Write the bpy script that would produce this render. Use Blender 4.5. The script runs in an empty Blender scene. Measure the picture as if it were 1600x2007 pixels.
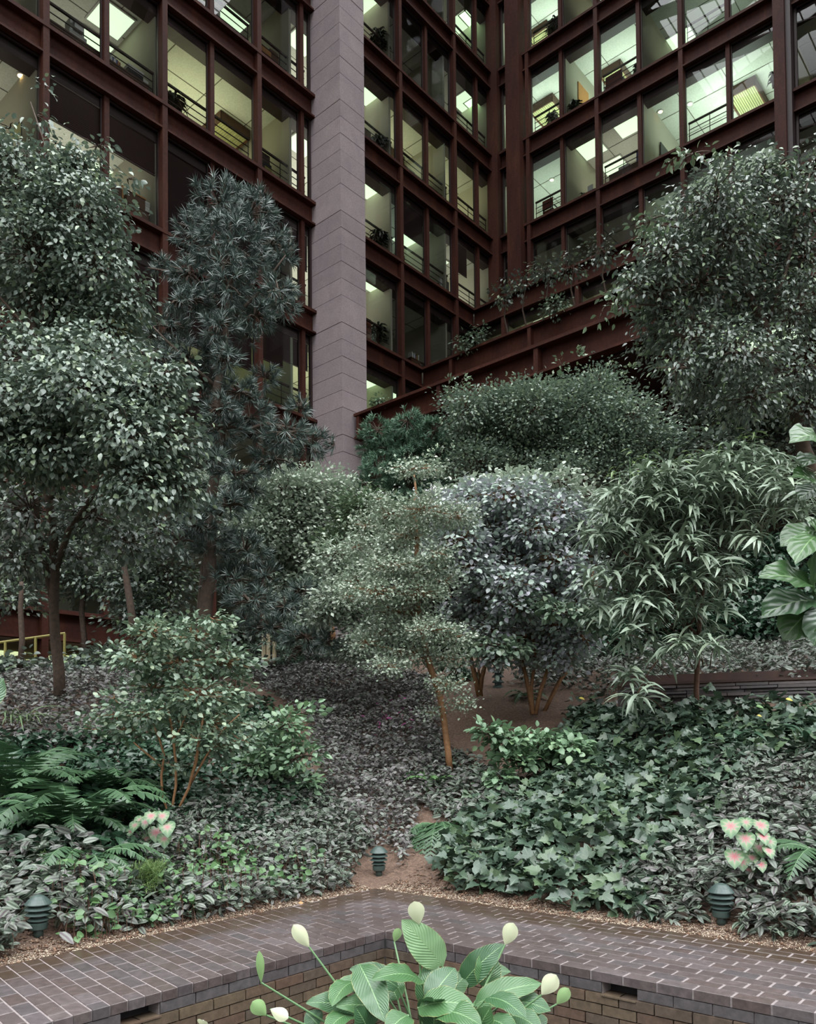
import bpy, math, random
import numpy as np
from mathutils import Vector, Matrix
rng = np.random.default_rng(11)
rnd = random.Random(5)
sc = bpy.context.scene
COL = sc.collection
PI = math.pi

# ------------------------------------------------------------------ camera
FPX, CX, CY, PITCH, ROLL = 1593.47, 800.0, 1415.1, 0.0263, -0.0097
EYE = np.array([0.0, 0.0, 1.35])
_cp, _sp, _cr, _sr = math.cos(PITCH), math.sin(PITCH), math.cos(ROLL), math.sin(ROLL)
FW = np.array([0, _cp, _sp]); _u = np.array([0, -_sp, _cp]); _r = np.array([1.0, 0, 0])
RT = _cr*_r + _sr*_u; UP = -_sr*_r + _cr*_u
cam_d = bpy.data.cameras.new('camera'); cam = bpy.data.objects.new('camera', cam_d); COL.objects.link(cam)
cam_d.sensor_fit = 'AUTO'; cam_d.sensor_width = 36.0
cam_d.lens = FPX*36.0/2007.0
cam_d.shift_y = (CY-2007/2)/2007.0
cam_d.clip_start = 0.05; cam_d.clip_end = 300
cam.matrix_world = Matrix(((RT[0], UP[0], -FW[0], EYE[0]), (RT[1], UP[1], -FW[1], EYE[1]), (RT[2], UP[2], -FW[2], EYE[2]), (0, 0, 0, 1)))
sc.camera = cam

# ------------------------------------------------------------------ sky and exposure
SKY = ((.47, .03), (.53, .8), (.65, 1.15), (.79, 1.4), (.825, 7.0), (.97, 8.2))   # (0.5+z/2, radiance): dim sides, bright skylight
world = bpy.data.worlds.new('overcast_sky'); sc.world = world; world.use_nodes = True
wn = world.node_tree; wn.nodes.clear()
wo = wn.nodes.new('ShaderNodeOutputWorld'); bg = wn.nodes.new('ShaderNodeBackground')
tc = wn.nodes.new('ShaderNodeTexCoord'); sx = wn.nodes.new('ShaderNodeSeparateXYZ'); cr_ = wn.nodes.new('ShaderNodeValToRGB')
wn.links.new(tc.outputs['Generated'], sx.inputs[0])
mr = wn.nodes.new('ShaderNodeMapRange'); mr.inputs['From Min'].default_value = -1; mr.inputs['From Max'].default_value = 1
wn.links.new(sx.outputs['Z'], mr.inputs['Value']); wn.links.new(mr.outputs[0], cr_.inputs[0])
e = cr_.color_ramp.elements
def _c(v): return (v*0.95/9, v*0.985/9, v*1.0/9, 1)
e[0].position, e[0].color = SKY[0][0], _c(SKY[0][1]); e[1].position, e[1].color = SKY[-1][0], _c(SKY[-1][1])
for _p, _v in SKY[1:-1]: e.new(_p).color = _c(_v)
bg.inputs['Strength'].default_value = 9.0
wn.links.new(cr_.outputs[0], bg.inputs[0]); wn.links.new(bg.outputs[0], wo.inputs[0])
sc.view_settings.view_transform = 'Standard'; sc.view_settings.look = 'None'
sc.view_settings.exposure = 0.22; sc.view_settings.gamma = 1.0; sc.view_settings.use_curve_mapping = False
cy = sc.cycles
cy.max_bounces = 6; cy.diffuse_bounces = 3; cy.glossy_bounces = 2; cy.transmission_bounces = 3; cy.transparent_max_bounces = 12
cy.caustics_reflective = False; cy.caustics_refractive = False

# ------------------------------------------------------------------ helpers
def ray(px, py): return FW + (px-CX)/FPX*RT - (py-CY)/FPX*UP
def at(px, py, Y):
    d = ray(px, py); return EYE + d*(Y/d[1])
def atz(px, py, z):
    d = ray(px, py); return EYE + d*((z-EYE[2])/d[2])
def pix(P):
    q = np.asarray(P, float)-EYE; w = q@FW
    return CX+FPX*(q@RT)/w, CY-FPX*(q@UP)/w
def norm(a):
    a = np.asarray(a, float); return a/np.maximum(np.linalg.norm(a, axis=-1, keepdims=True), 1e-9)

def npmesh(name, V, F, mat=None, uv=None, smooth=False):
    V = np.ascontiguousarray(V, np.float32); F = np.ascontiguousarray(F, np.int32); k = F.shape[1]
    me = bpy.data.meshes.new(name)
    me.vertices.add(len(V)); me.vertices.foreach_set('co', V.ravel())
    me.loops.add(F.size); me.loops.foreach_set('vertex_index', F.ravel())
    me.polygons.add(len(F)); me.polygons.foreach_set('loop_start', np.arange(0, F.size, k, dtype=np.int32))
    if smooth: me.polygons.foreach_set('use_smooth', np.ones(len(F), bool))
    if uv is not None:
        l = me.uv_layers.new(name='UVMap'); l.data.foreach_set('uv', np.ascontiguousarray(uv[F.ravel()], np.float32).ravel())
    me.update(calc_edges=True)
    if mat: me.materials.append(mat)
    return me
def link(name, me, parent=None, loc=None):
    o = bpy.data.objects.new(name, me); COL.objects.link(o)
    if parent is not None: o.parent = parent
    if loc is not None: o.location = loc
    return o
def tag(o, label=None, cat=None, group=None, kind=None):
    if label: o['label'] = label
    if cat: o['category'] = cat
    if group: o['group'] = group
    if kind: o['kind'] = kind
    return o
def root(name, loc=(0, 0, 0), label=None, cat=None, group=None, kind=None):
    o = bpy.data.objects.new(name, None); COL.objects.link(o); o.location = [float(x) for x in loc]; o.empty_display_size = .1
    return tag(o, label, cat, group, kind)

class MB:
    """collects polygons; build() links them as one mesh object, vertices relative to the parent Empty"""
    def __init__(s): s.V = []; s.F = []
    def add(s, V, F):
        n = len(s.V); s.V += [tuple(v) for v in V]; s.F += [tuple(i+n for i in f) for f in F]; return s
    def hexa(s, c):  # 8 corners: 4 bottom ccw, 4 top ccw
        return s.add(c, [(3, 2, 1, 0), (4, 5, 6, 7), (0, 1, 5, 4), (1, 2, 6, 5), (2, 3, 7, 6), (3, 0, 4, 7)])
    def box(s, fr, u0, u1, v0, v1, z0, z1):
        P = fr.p
        return s.hexa([P(u0, v0, z0), P(u1, v0, z0), P(u1, v1, z0), P(u0, v1, z0), P(u0, v0, z1), P(u1, v0, z1), P(u1, v1, z1), P(u0, v1, z1)])
    def tube(s, pts, rad, n=6, cap=True):
        pts = [np.array(p, float) for p in pts]; rad = [rad]*len(pts) if np.isscalar(rad) else list(rad)
        base = len(s.V); prev = None
        for i, p in enumerate(pts):
            d = pts[min(i+1, len(pts)-1)]-pts[max(i-1, 0)]; d = d/(np.linalg.norm(d)+1e-9)
            a = prev if prev is not None else (np.array([1., 0, 0]) if abs(d[0]) < .9 else np.array([0, 1., 0]))
            a = a-d*(a@d); a /= np.linalg.norm(a)+1e-9; b = np.cross(d, a); prev = a
            for k in range(n):
                t = 2*PI*k/n; s.V.append(tuple(p+rad[i]*(math.cos(t)*a+math.sin(t)*b)))
        for i in range(len(pts)-1):
            for k in range(n):
                q = base+i*n; s.F.append((q+k, q+(k+1) % n, q+n+(k+1) % n, q+n+k))
        if cap:
            s.F.append(tuple(base+k for k in range(n))[::-1]); s.F.append(tuple(base+(len(pts)-1)*n+k for k in range(n)))
        return s
    def lathe(s, c, prof, n=20):
        base = len(s.V); c = np.array(c, float)
        for r, z in prof:
            for k in range(n):
                t = 2*PI*k/n; s.V.append((c[0]+r*math.cos(t), c[1]+r*math.sin(t), c[2]+z))
        for i in range(len(prof)-1):
            for k in range(n):
                q = base+i*n; s.F.append((q+k, q+(k+1) % n, q+n+(k+1) % n, q+n+k))
        s.F.append(tuple(base+k for k in range(n))[::-1]); s.F.append(tuple(base+(len(prof)-1)*n+k for k in range(n)))
        return s
    def build(s, name, mat, parent=None, smooth=False):
        off = np.array(parent.location) if parent is not None else np.zeros(3)
        if parent is not None and parent.parent is not None: off = off+np.array(parent.parent.location)
        me = bpy.data.meshes.new(name); me.from_pydata([tuple(np.array(v)-off) for v in s.V], [], s.F)
        if smooth: me.polygons.foreach_set('use_smooth', [True]*len(me.polygons))
        me.materials.append(mat); me.update()
        return link(name, me, parent)

# ------------------------------------------------------------------ materials
def mat_new(name):
    m = bpy.data.materials.new(name); m.use_nodes = True; nt = m.node_tree; b = nt.nodes['Principled BSDF']; return m, nt, b
def N(nt, t, **kw):
    n = nt.nodes.new(t)
    for k_, v in kw.items():
        if k_ in n.inputs: n.inputs[k_].default_value = v
        else: setattr(n, k_, v)
    return n
def mix(nt, fac, a, b, mode='MIX'):
    n = nt.nodes.new('ShaderNodeMix'); n.data_type = 'RGBA'; n.blend_type = mode
    for i, x in ((0, fac), (6, a), (7, b)):
        if isinstance(x, bpy.types.NodeSocket): nt.links.new(x, n.inputs[i])
        else: n.inputs[i].default_value = x if i == 0 else (*x[:3], 1)
    return n.outputs[2]
def math_(nt, op, a, b=0.0, c=0.0):
    n = nt.nodes.new('ShaderNodeMath'); n.operation = op
    for i, x in enumerate((a, b, c)):
        if isinstance(x, bpy.types.NodeSocket): nt.links.new(x, n.inputs[i])
        else: n.inputs[i].default_value = x
    return n.outputs[0]
def ramp(nt, fac, *stops):
    n = nt.nodes.new('ShaderNodeValToRGB'); el = n.color_ramp.elements
    el[0].position, el[0].color = stops[0][0], (*stops[0][1], 1); el[1].position, el[1].color = stops[-1][0], (*stops[-1][1], 1)
    for p, c in stops[1:-1]: el.new(p).color = (*c, 1)
    nt.links.new(fac, n.inputs[0]); return n.outputs[0]
def rand_out(nt):
    """a number that differs from piece to piece: per object and per loose island"""
    oi = nt.nodes.new('ShaderNodeObjectInfo'); g = nt.nodes.new('ShaderNodeNewGeometry')
    return math_(nt, 'FRACT', math_(nt, 'ADD', oi.outputs['Random'], g.outputs['Random Per Island']))
def simple(name, col, rough=.6, metal=0.0, spec=.5, noise=None, bump=0.0, vary=0.0):
    m, nt, b = mat_new(name); b.inputs['Roughness'].default_value = rough; b.inputs['Metallic'].default_value = metal
    b.inputs['Specular IOR Level'].default_value = spec
    c = col
    if noise:
        tcn = N(nt, 'ShaderNodeTexCoord'); nz = N(nt, 'ShaderNodeTexNoise', Scale=noise[0], Detail=6.0, Roughness=.65)
        nt.links.new(tcn.outputs['Object'], nz.inputs['Vector'])
        c = ramp(nt, nz.outputs[0], (.32, col), (.68, noise[1]))
        if bump:
            bp = N(nt, 'ShaderNodeBump', Strength=bump, Distance=.01); nt.links.new(nz.outputs[0], bp.inputs['Height']); nt.links.new(bp.outputs[0], b.inputs['Normal'])
    if vary:
        v = math_(nt, 'MULTIPLY_ADD', rand_out(nt), 2*vary, 1-vary)
        hv = N(nt, 'ShaderNodeHueSaturation'); nt.links.new(v, hv.inputs['Value'])
        if isinstance(c, bpy.types.NodeSocket): nt.links.new(c, hv.inputs['Color'])
        else: hv.inputs['Color'].default_value = (*c, 1)
        c = hv.outputs[0]
    if isinstance(c, bpy.types.NodeSocket): nt.links.new(c, b.inputs['Base Color'])
    else: b.inputs['Base Color'].default_value = (*c, 1)
    return m
def emis(name, col, s):
    m, nt, b = mat_new(name); b.inputs['Base Color'].default_value = (*col, 1)
    b.inputs['Emission Color'].default_value = (*col, 1); b.inputs['Emission Strength'].default_value = s; return m

M = {}
def steel_mat():
    m, nt, b = mat_new('weathering_steel'); tcn = N(nt, 'ShaderNodeTexCoord')
    mp = N(nt, 'ShaderNodeMapping'); mp.inputs['Scale'].default_value = (1, 1, .25); nt.links.new(tcn.outputs['Object'], mp.inputs[0])
    n1 = N(nt, 'ShaderNodeTexNoise', Scale=1.7, Detail=8.0, Roughness=.7); nt.links.new(mp.outputs[0], n1.inputs['Vector'])
    n2 = N(nt, 'ShaderNodeTexNoise', Scale=14.0, Detail=4.0); nt.links.new(tcn.outputs['Object'], n2.inputs['Vector'])
    c1 = ramp(nt, n1.outputs[0], (.3, (.036, .0115, .0085)), (.55, (.062, .020, .013)), (.75, (.105, .036, .020)))
    c2 = ramp(nt, n2.outputs[0], (.3, (.75, .75, .75)), (.7, (1.15, 1.1, 1.1)))
    nt.links.new(mix(nt, 1.0, c1, c2, 'MULTIPLY'), b.inputs['Base Color']); b.inputs['Roughness'].default_value = .62
    b.inputs['Specular IOR Level'].default_value = .18
    return m
M['steel'] = steel_mat()
M['dark_steel'] = simple('dark_frame_steel', (.030, .014, .014), .5)
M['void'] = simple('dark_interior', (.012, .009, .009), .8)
def granite_mat():
    m, nt, b = mat_new('mauve_granite'); tcn = N(nt, 'ShaderNodeTexCoord')
    n1 = N(nt, 'ShaderNodeTexNoise', Scale=38.0, Detail=5.0, Roughness=.8); nt.links.new(tcn.outputs['Object'], n1.inputs['Vector'])
    n2 = N(nt, 'ShaderNodeTexNoise', Scale=1.6, Detail=4.0, Roughness=.6, Distortion=.6); nt.links.new(tcn.outputs['Object'], n2.inputs['Vector'])
    c = ramp(nt, n1.outputs[0], (.35, (.215, .172, .180)), (.5, (.32, .265, .275)), (.68, (.415, .358, .368)))
    c2 = ramp(nt, n2.outputs[0], (.3, (.88, .86, .88)), (.7, (1.08, 1.06, 1.05)))
    v = math_(nt, 'MULTIPLY_ADD', rand_out(nt), .16, .92)
    hv = N(nt, 'ShaderNodeHueSaturation'); nt.links.new(v, hv.inputs['Value']); nt.links.new(mix(nt, 1.0, c, c2, 'MULTIPLY'), hv.inputs['Color'])
    nt.links.new(hv.outputs[0], b.inputs['Base Color']); b.inputs['Roughness'].default_value = .7; return m
M['granite'] = granite_mat()
M['joint'] = simple('dark_joint', (.06, .045, .045), .9)
def glass_mat(name, tint, gloss=1.0):
    m, nt, b = mat_new(name); nt.nodes.remove(b); out = nt.nodes['Material Output']
    tr = N(nt, 'ShaderNodeBsdfTransparent'); tr.inputs[0].default_value = (*tint, 1)
    gl = N(nt, 'ShaderNodeBsdfGlossy', Roughness=.01); fr = N(nt, 'ShaderNodeFresnel', IOR=1.5)
    ms = N(nt, 'ShaderNodeMixShader'); nt.links.new(math_(nt, 'MULTIPLY', fr.outputs[0], gloss), ms.inputs[0])
    nt.links.new(tr.outputs[0], ms.inputs[1]); nt.links.new(gl.outputs[0], ms.inputs[2]); nt.links.new(ms.outputs[0], out.inputs[0]); return m
M['glass'] = glass_mat('window_glass', (.88, .91, .88), .95)
M['office_wall'] = simple('cream_plaster', (.76, .73, .62), .8)
M['green_wall'] = simple('pale_green_plaster', (.58, .62, .48), .8)
def ceiling_mat():
    m, nt, b = mat_new('ceiling_tile'); tcn = N(nt, 'ShaderNodeTexCoord')
    n1 = N(nt, 'ShaderNodeTexNoise', Scale=30.0, Detail=2.0); nt.links.new(tcn.outputs['Object'], n1.inputs['Vector'])
    nt.links.new(ramp(nt, n1.outputs[0], (.35, (.60, .62, .55)), (.65, (.72, .74, .66))), b.inputs['Base Color']); b.inputs['Roughness'].default_value = .85; return m
M['ceiling'] = ceiling_mat()
M['carpet'] = simple('office_carpet', (.30, .27, .20), .9)
M['panel_light'] = emis('lit_diffuser', (.66, .86, .60), 1.1)
M['warm_bulb'] = emis('warm_lamp', (1.0, .72, .38), 6.0)
M['grey_joint'] = simple('grey_ceiling_joint', (.16, .15, .12), .7)
M['bronze'] = simple('bronze_rail', (.035, .02, .018), .45)
M['blind'] = simple('bronze_blind_slat', (.075, .042, .045), .5)
def wood(name, a, b_, rough=.5, sc_=9.0):
    m, nt, b = mat_new(name); tcn = N(nt, 'ShaderNodeTexCoord'); mp = N(nt, 'ShaderNodeMapping'); mp.inputs['Scale'].default_value = (1, 1, 7)
    nt.links.new(tcn.outputs['Object'], mp.inputs[0]); n1 = N(nt, 'ShaderNodeTexNoise', Scale=sc_, Detail=5.0); nt.links.new(mp.outputs[0], n1.inputs['Vector'])
    nt.links.new(ramp(nt, n1.outputs[0], (.35, a), (.65, b_)), b.inputs['Base Color']); b.inputs['Roughness'].default_value = rough; return m
M['walnut'] = wood('brown_wood', (.07, .03, .015), (.14, .06, .03))
M['oak_slat'] = simple('olive_wood_slat', (.42, .41, .20), .6, vary=.1)
M['orange_wood'] = wood('orange_wood', (.42, .19, .06), (.55, .27, .10))
M['white'] = simple('office_white', (.6, .6, .58), .5)
M['black'] = simple('black_plastic', (.02, .02, .022), .4)
M['paper'] = simple('paper', (.75, .75, .72), .8, vary=.15)
M['cloth_red'] = simple('brown_red_upholstery', (.16, .045, .03), .8)
M['pot'] = simple('dark_clay_pot', (.07, .045, .035), .7)
M['blue'] = simple('blue_board', (.08, .10, .22), .6)
M['yellow'] = simple('yellow_paint', (.30, .26, .07), .6)

# ------------------------------------------------------------------ the building
P0 = np.array([-3.183, 27.829, 0.0]); YAW = .716
DR = np.array([math.sin(YAW), math.cos(YAW), 0]); DL = np.array([-math.cos(YAW), math.sin(YAW), 0]); ZZ = np.array([0, 0, 1.0])
class Fr:
    def __init__(s, O, U, V): s.O, s.U, s.V_ = O, U, V
    def p(s, u, v, z): return s.O+s.U*u+s.V_*v+ZZ*z
F1 = Fr(P0, DR, DL)                       # left facade: u to the right and away, v inwards
def FRp(s0): return Fr(P0+DR*s0, -DL, DR)  # right facade at depth s0: u to the right and nearer, v inwards
FR = FRp(11.1)
STEP = 3.82
FL = {k: 12.53+STEP*i for i, k in zip(range(-2, 7), 'FEDCBAXYZ')}  # sill heights, upwards
STOREY = {'D': 'sixth', 'C': 'fifth', 'B': 'fourth', 'A': 'third', 'X': 'second', 'Y': 'first', 'E': 'seventh', 'F': 'lowest', 'Z': 'highest'}
DEP = .80

wl = root('wall_left', P0, 'long brown steel and glass facade running back from the left', kind='structure')
wr = root('wall_right', P0+DR*11.1, 'brown steel and glass facade returning on the right', kind='structure')
def beam(fr, u0, u1, zs, par, dep=DEP, lip=.17):
    mb = MB(); mb.box(fr, u0, u1, .04, .09, zs-dep, zs-.05); mb.box(fr, u0, u1, -lip, .09, zs-.10, zs); mb.box(fr, u0, u1, -lip+.03, .09, zs-dep, zs-dep+.06)
    return mb.build('steel_beam', M['steel'], par)
def post(fr, u, z0, z1, par, w=.085, v0=-.15, v1=.12, name='mullion'):
    return MB().box(fr, u-w, u+w, v0, v1, z0, z1).build(name, M['steel'], par)

# left facade beams, storey by storey
ZTOP = 42.0
for k in 'FEDCBAXYZ':
    ue = {'D': 6.0, 'C': 5.95, 'B': 9.5}.get(k, 11.1)
    if k in 'FE': ue = .0
    beam(F1, -19.9, ue, FL[k], wl)
for j in range(-5, 4):
    u = 1.12+3.5*j
    if abs(u-1.12) < .1: continue
    z0 = 1.5 if u < 0 else {4.62: FL['D']-.8, 8.12: FL['C']-.8}.get(round(u, 2), FL['C'])
    post(F1, u, z0, ZTOP, wl)
# right facade
for k in 'AXYZ': beam(FR, -.1, 26, FL[k], wr)
for u in (1.93, 5.25, 8.78, 15.9, 19.4): post(FR, u, FL['B'], ZTOP, wr)
for (u0, u1, v0) in ((-.12, .45, -.3), (.99, 1.70, -.42), (12.2, 12.58, -.42)):
    MB().box(FR, u0, u1, v0, .3, FL['B']-.02, ZTOP).build('corner_post', M['steel'], wr)
MB().box(FR, 12.58, 12.75, -.3, .3, FL['B'], ZTOP).build('corner_post', M['dark_steel'], wr)
# stepped terraces below: each one its own deep fascia beam
terr = {}
for k, s0, u0, u1, st, lip in (('B', 9.5, 0, 26, (1.6, 5.1, 8.6, 12.1), .2), ('C', 5.95, 0, 26, (1.54, 5.12, 8.7, 12.2), .2), ('D', .77, 1.45, 28, (1.6, 5.1, 8.62, 12.0, 15.6), .25)):
    fr = FRp(s0)
    t = root('steel_terrace_beam', fr.p(u0, 0, FL[k]), {'B': 'upper stepped brown steel terrace edge in front of the corner posts', 'C': 'middle stepped brown steel terrace edge with plants behind it', 'D': 'lowest deep brown steel girder reaching the granite pier'}[k], 'girder')
    terr[k] = t
    mb = MB(); mb.box(fr, u0, u1, .04, .1, FL[k]-.82, FL[k]-.05); mb.box(fr, u0, u1, -lip, .12, FL[k]-.09, FL[k]); mb.box(fr, u0, u1, -lip+.02, .12, FL[k]-.86, FL[k]-.79)
    mb.build('girder_web', M['steel'], t)
    for u in st: MB().box(fr, u-.07, u+.07, -lip+.04, .06, FL[k]-.82, FL[k]-.08).build('stiffener', M['steel'], t)
    back = {'B': 1.6, 'C': 3.55, 'D': 5.2}[k]
    MB().box(fr, u0+.0, u1, .1, back, FL[k]-.62, FL[k]-.3).build('terrace_slab', M['dark_steel'], t)
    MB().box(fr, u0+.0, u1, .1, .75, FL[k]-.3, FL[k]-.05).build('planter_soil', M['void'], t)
# glazing behind the terraces
def window(fr, u0, u1, k, um, label, rails=(0, 1), blind=None, par=None, thick=True):
    """one bay of one storey: two panes with bronze posts, sub-frame, rails and a blind where one is drawn"""
    z0 = FL[k]; z1 = z0+STEP-DEP
    n = len([o for o in bpy.data.objects if o.name.startswith('window_')])+1
    w = root('window_%d' % n, fr.p((u0+u1)/2, 0, z0), label, kind='structure')
    if um is not None:
        MB().box(fr, um-.075, um+.075, -.02, .14, z0, z1).build('mullion', M['steel'], w)
        MB().box(fr, um-.12, um-.085, .10, .16, z0, z1).build('frame_strip', M['dark_steel'], w)
        MB().box(fr, um+.085, um+.12, .10, .16, z0, z1).build('frame_strip', M['dark_steel'], w)
    mb = MB()
    for a, b in ((u0+.02, u0+.1), (u1-.1, u1-.02)): mb.box(fr, a, b, .06, .16, z0, z1)
    mb.box(fr, u0, u1, .06, .16, z0, z0+.05); mb.box(fr, u0, u1, .06, .16, z1-.05, z1)
    mb.build('window_frame', M['dark_steel'], w)
    us = [u0+.1, um-.08, um+.08, u1-.1] if um is not None else [u0+.1, u1-.1]
    for a, b in zip(us[::2], us[1::2]):
        MB().add([fr.p(a, .11, z0+.05), fr.p(b, .11, z0+.05), fr.p(b, .11, z1-.05), fr.p(a, .11, z1-.05)], [(0, 1, 2, 3)]).build('glass_pane', M['glass'], w)
    if rails:
        mb = MB(); r0 = u0+.1 if 0 in rails or um is None else um; r1 = u1-.1 if 1 in rails or um is None else um
        for h, r in ((1.02, .030), (.77, .011), (.54, .011), (.30, .011)): mb.box(fr, r0, r1, .30-r, .30+r, z0+h-r, z0+h+r)
        for q in (r0+.03, (r0+r1)/2, r1-.03): mb.box(fr, q-.012, q+.012, .29, .31, z0, z0+1.02)
        mb.build('handrail', M['bronze'], w)
    if blind:
        for (f0, f1, drop) in blind:
            mb = MB(); a, b = u0+.1+f0*(u1-u0-.2), u0+.1+f1*(u1-u0-.2); z = z1-.1
            while z > z1-.1-drop*(z1-z0-.2):
                mb.hexa([fr.p(a, .20, z+.034), fr.p(b, .20, z+.034), fr.p(b, .235, z), fr.p(a, .235, z), fr.p(a, .20, z+.040), fr.p(b, .20, z+.040), fr.p(b, .235, z+.006), fr.p(a, .235, z+.006)]); z -= .052
            mb.box(fr, a, b, .2, .24, z, z+.03)
            mb.build('blind', M['blind'], w)['kind'] = 'stuff'
    return w
nroom = 0
LAMPS = []
def room(fr, u0, u1, k, up=0.0, col=(.78, 1.0, .74), lights=(), soffit=None, spots=(), parts=(), depth=4.6, wall='office_wall', doors=(), ends=True, name=''):
    """the office behind a bay. lights = (u, v) of square ceiling panels as metres from the bay's left and from the glass"""
    z0 = FL[k]; zc = z0+STEP-DEP
    r = root('office_room', fr.p((u0+u1)/2, .2, z0), 'office interior '+name, kind='structure')
    MB().box(fr, u0, u1, .09, depth, z0-.5, z0).build('floor', M['carpet'], r)
    c = MB().box(fr, u0, u1, .55, depth, zc, zc+.2)
    c.build('ceiling', M['ceiling'], r)
    mb = MB()
    for u in np.arange(u0+1.1, u1, 1.75): mb.box(fr, u-.013, u+.013, .55, depth, zc-.012, zc)
    for v in np.arange(1.9, depth, 1.5): mb.box(fr, u0, u1, v-.013, v+.013, zc-.012, zc)
    mb.build('ceiling_joint', M['grey_joint'], r)
    MB().box(fr, u0, u1, .16, .58, zc-.32, zc+.2).build('blind_pocket', M['dark_steel'], r)
    MB().box(fr, u0, u1, depth, depth+.1, z0, zc).build('back_wall', M[wall], r)
    if ends:
        for u in (u0, u1): MB().box(fr, u-.05, u+.05, .2, depth, z0, zc).build('partition', M[wall], r)
    for (u, v0_) in parts: MB().box(fr, u0+u-.05, u0+u+.05, v0_, depth, z0, zc).build('partition', M[wall], r)
    for (u, v, w_) in doors: MB().box(fr, u0+u-.07, u0+u+.07, v, v+w_, z0, z0+2.3).build('wood_door', M['orange_wood'], r)
    for i, (lu, lv) in enumerate(lights):
        o = root('ceiling_light', fr.p(u0+lu, lv, zc), 'lit panel %s%s' % (name, ('', ', nearer the glass', ', deeper inside', ', deepest')[min(i+1 if len(lights) > 1 else 0, 3)]), 'light', 'fluorescent ceiling panels')
        MB().box(fr, u0+lu-.5, u0+lu+.5, lv-.5, lv+.5, zc-.05, zc-.014).build('diffuser', M['panel_light'], o)
        mb = MB()
        for a, b, c_, d in ((-.55, -.5, -.55, .55), (.5, .55, -.55, .55), (-.5, .5, -.55, -.5), (-.5, .5, .5, .55)): mb.box(fr, u0+lu+a, u0+lu+b, lv+c_, lv+d, zc-.055, zc)
        mb.build('light_frame', M['white'], o)
    for i, (lu, lv) in enumerate(spots):
        o = root('downlight', fr.p(u0+lu, lv, zc), 'small warm round downlight %s' % name, 'light', 'warm downlights')
        c0 = fr.p(u0+lu, lv, zc-.03)
        MB().lathe(c0, [(.085, 0), (.09, .01), (.09, .03)], 16).build('bulb', M['warm_bulb'], o)
        MB().lathe(c0, [(.09, .0), (.13, .0), (.13, .03), (.09, .03)], 16).build('trim_ring', M['white'], o)
    if soffit:
        a, b, v0_, v1_ = soffit
        o = root('hanging_slatted_panel', fr.p(u0+(a+b)/2, (v0_+v1_)/2, zc), 'hanging olive slatted panel %s' % name, 'ceiling panel', 'slatted ceiling panels')
        q = MB(); th = .28
        q.box(fr, u0+a, u0+b, v0_, v0_+.05, zc-th-.1, zc-.02); q.box(fr, u0+a, u0+b, v1_-.05, v1_, zc-th-.1, zc-.02)
        q.box(fr, u0+a, u0+a+.05, v0_, v1_, zc-th-.1, zc-.02); q.box(fr, u0+b-.05, u0+b, v0_, v1_, zc-th-.1, zc-.02)
        q.build('panel_frame', M['walnut'], o)
        n = 12
        for i in range(n):
            w_ = (b-a-.1)/n; x = u0+a+.05+w_*i
            MB().box(fr, x+.008, x+w_-.008, v0_+.05, v1_-.05, zc-th-.05, zc-th-.02).build('slat', M['oak_slat'], o)
    if up > 0:  # added fill lamp facing up, sets the ceiling brightness; no fitting stands here
        L = bpy.data.lights.new('added_fill_light', 'AREA'); L.shape = 'RECTANGLE'; L.size = min(u1-u0-.6, 2.6); L.size_y = 2.0; L.energy = up; L.color = col
        lo = bpy.data.objects.new('added_fill_light', L); COL.objects.link(lo); p = fr.p((u0+u1)/2, 2.4, z0+1.1)
        X, Y_ = fr.U, fr.V_; Zv = np.cross(X, Y_)
        if Zv[2] > 0: Y_ = -Y_
        Zv = np.cross(X, Y_)   # local +Z points down so the light's -Z points up
        lo.matrix_world = Matrix(((X[0], Y_[0], Zv[0], p[0]), (X[1], Y_[1], Zv[1], p[1]), (X[2], Y_[2], Zv[2], p[2]), (0, 0, 0, 1)))
    return r
def b1(j): return (1.12+3.5*(j-1), 1.12+3.5*j)   # bay j of the left facade; j=0 ends behind the pier
BAYN = {0: 'first bay left of the granite pier', -1: 'second bay left of the pier', -2: 'third bay left of the pier', -3: 'fourth bay left of the pier', 1: 'first bay right of the granite pier', 2: 'second bay right of the pier', 3: 'third bay right of the pier'}
def where(k, n): return 'in the %s storey, %s' % (STOREY[k], n)
WARM = (1.0, 1.0, .62); MINT = (.80, 1.0, .86); DIM = (1.0, .96, .82)
def cuv(fr, k, px, py):
    """where a picture point of the ceiling of storey k lies: metres along the facade and inwards"""
    p = atz(px, py, FL[k]+STEP-DEP)-fr.O; return float(p @ fr.U), float(p @ fr.V_)
RAILS_L = {('B', -2), ('B', -1), ('B', 0), ('A', -1), ('A', 0), ('C', 0), ('D', 0), ('X', 1), ('A', 1), ('B', 1), ('C', 1), ('A', 2), ('A', 3), ('X', 3), ('B', 3), ('B', 2), ('Y', 3)}
BLIND_L = {('C', -2): ((0, .5, .46), (.5, 1, .42)), ('C', -1): ((0, 1, .95),), ('C', 0): ((0, 1, .5),), ('D', -2): ((0, 1, .5),), ('D', -1): ((0, 1, .7),), ('D', 0): ((0, .5, .48), (.5, 1, .40)), ('B', 2): ((0, .48, .5),), ('B', 3): ((0, .4, .5),)}
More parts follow.
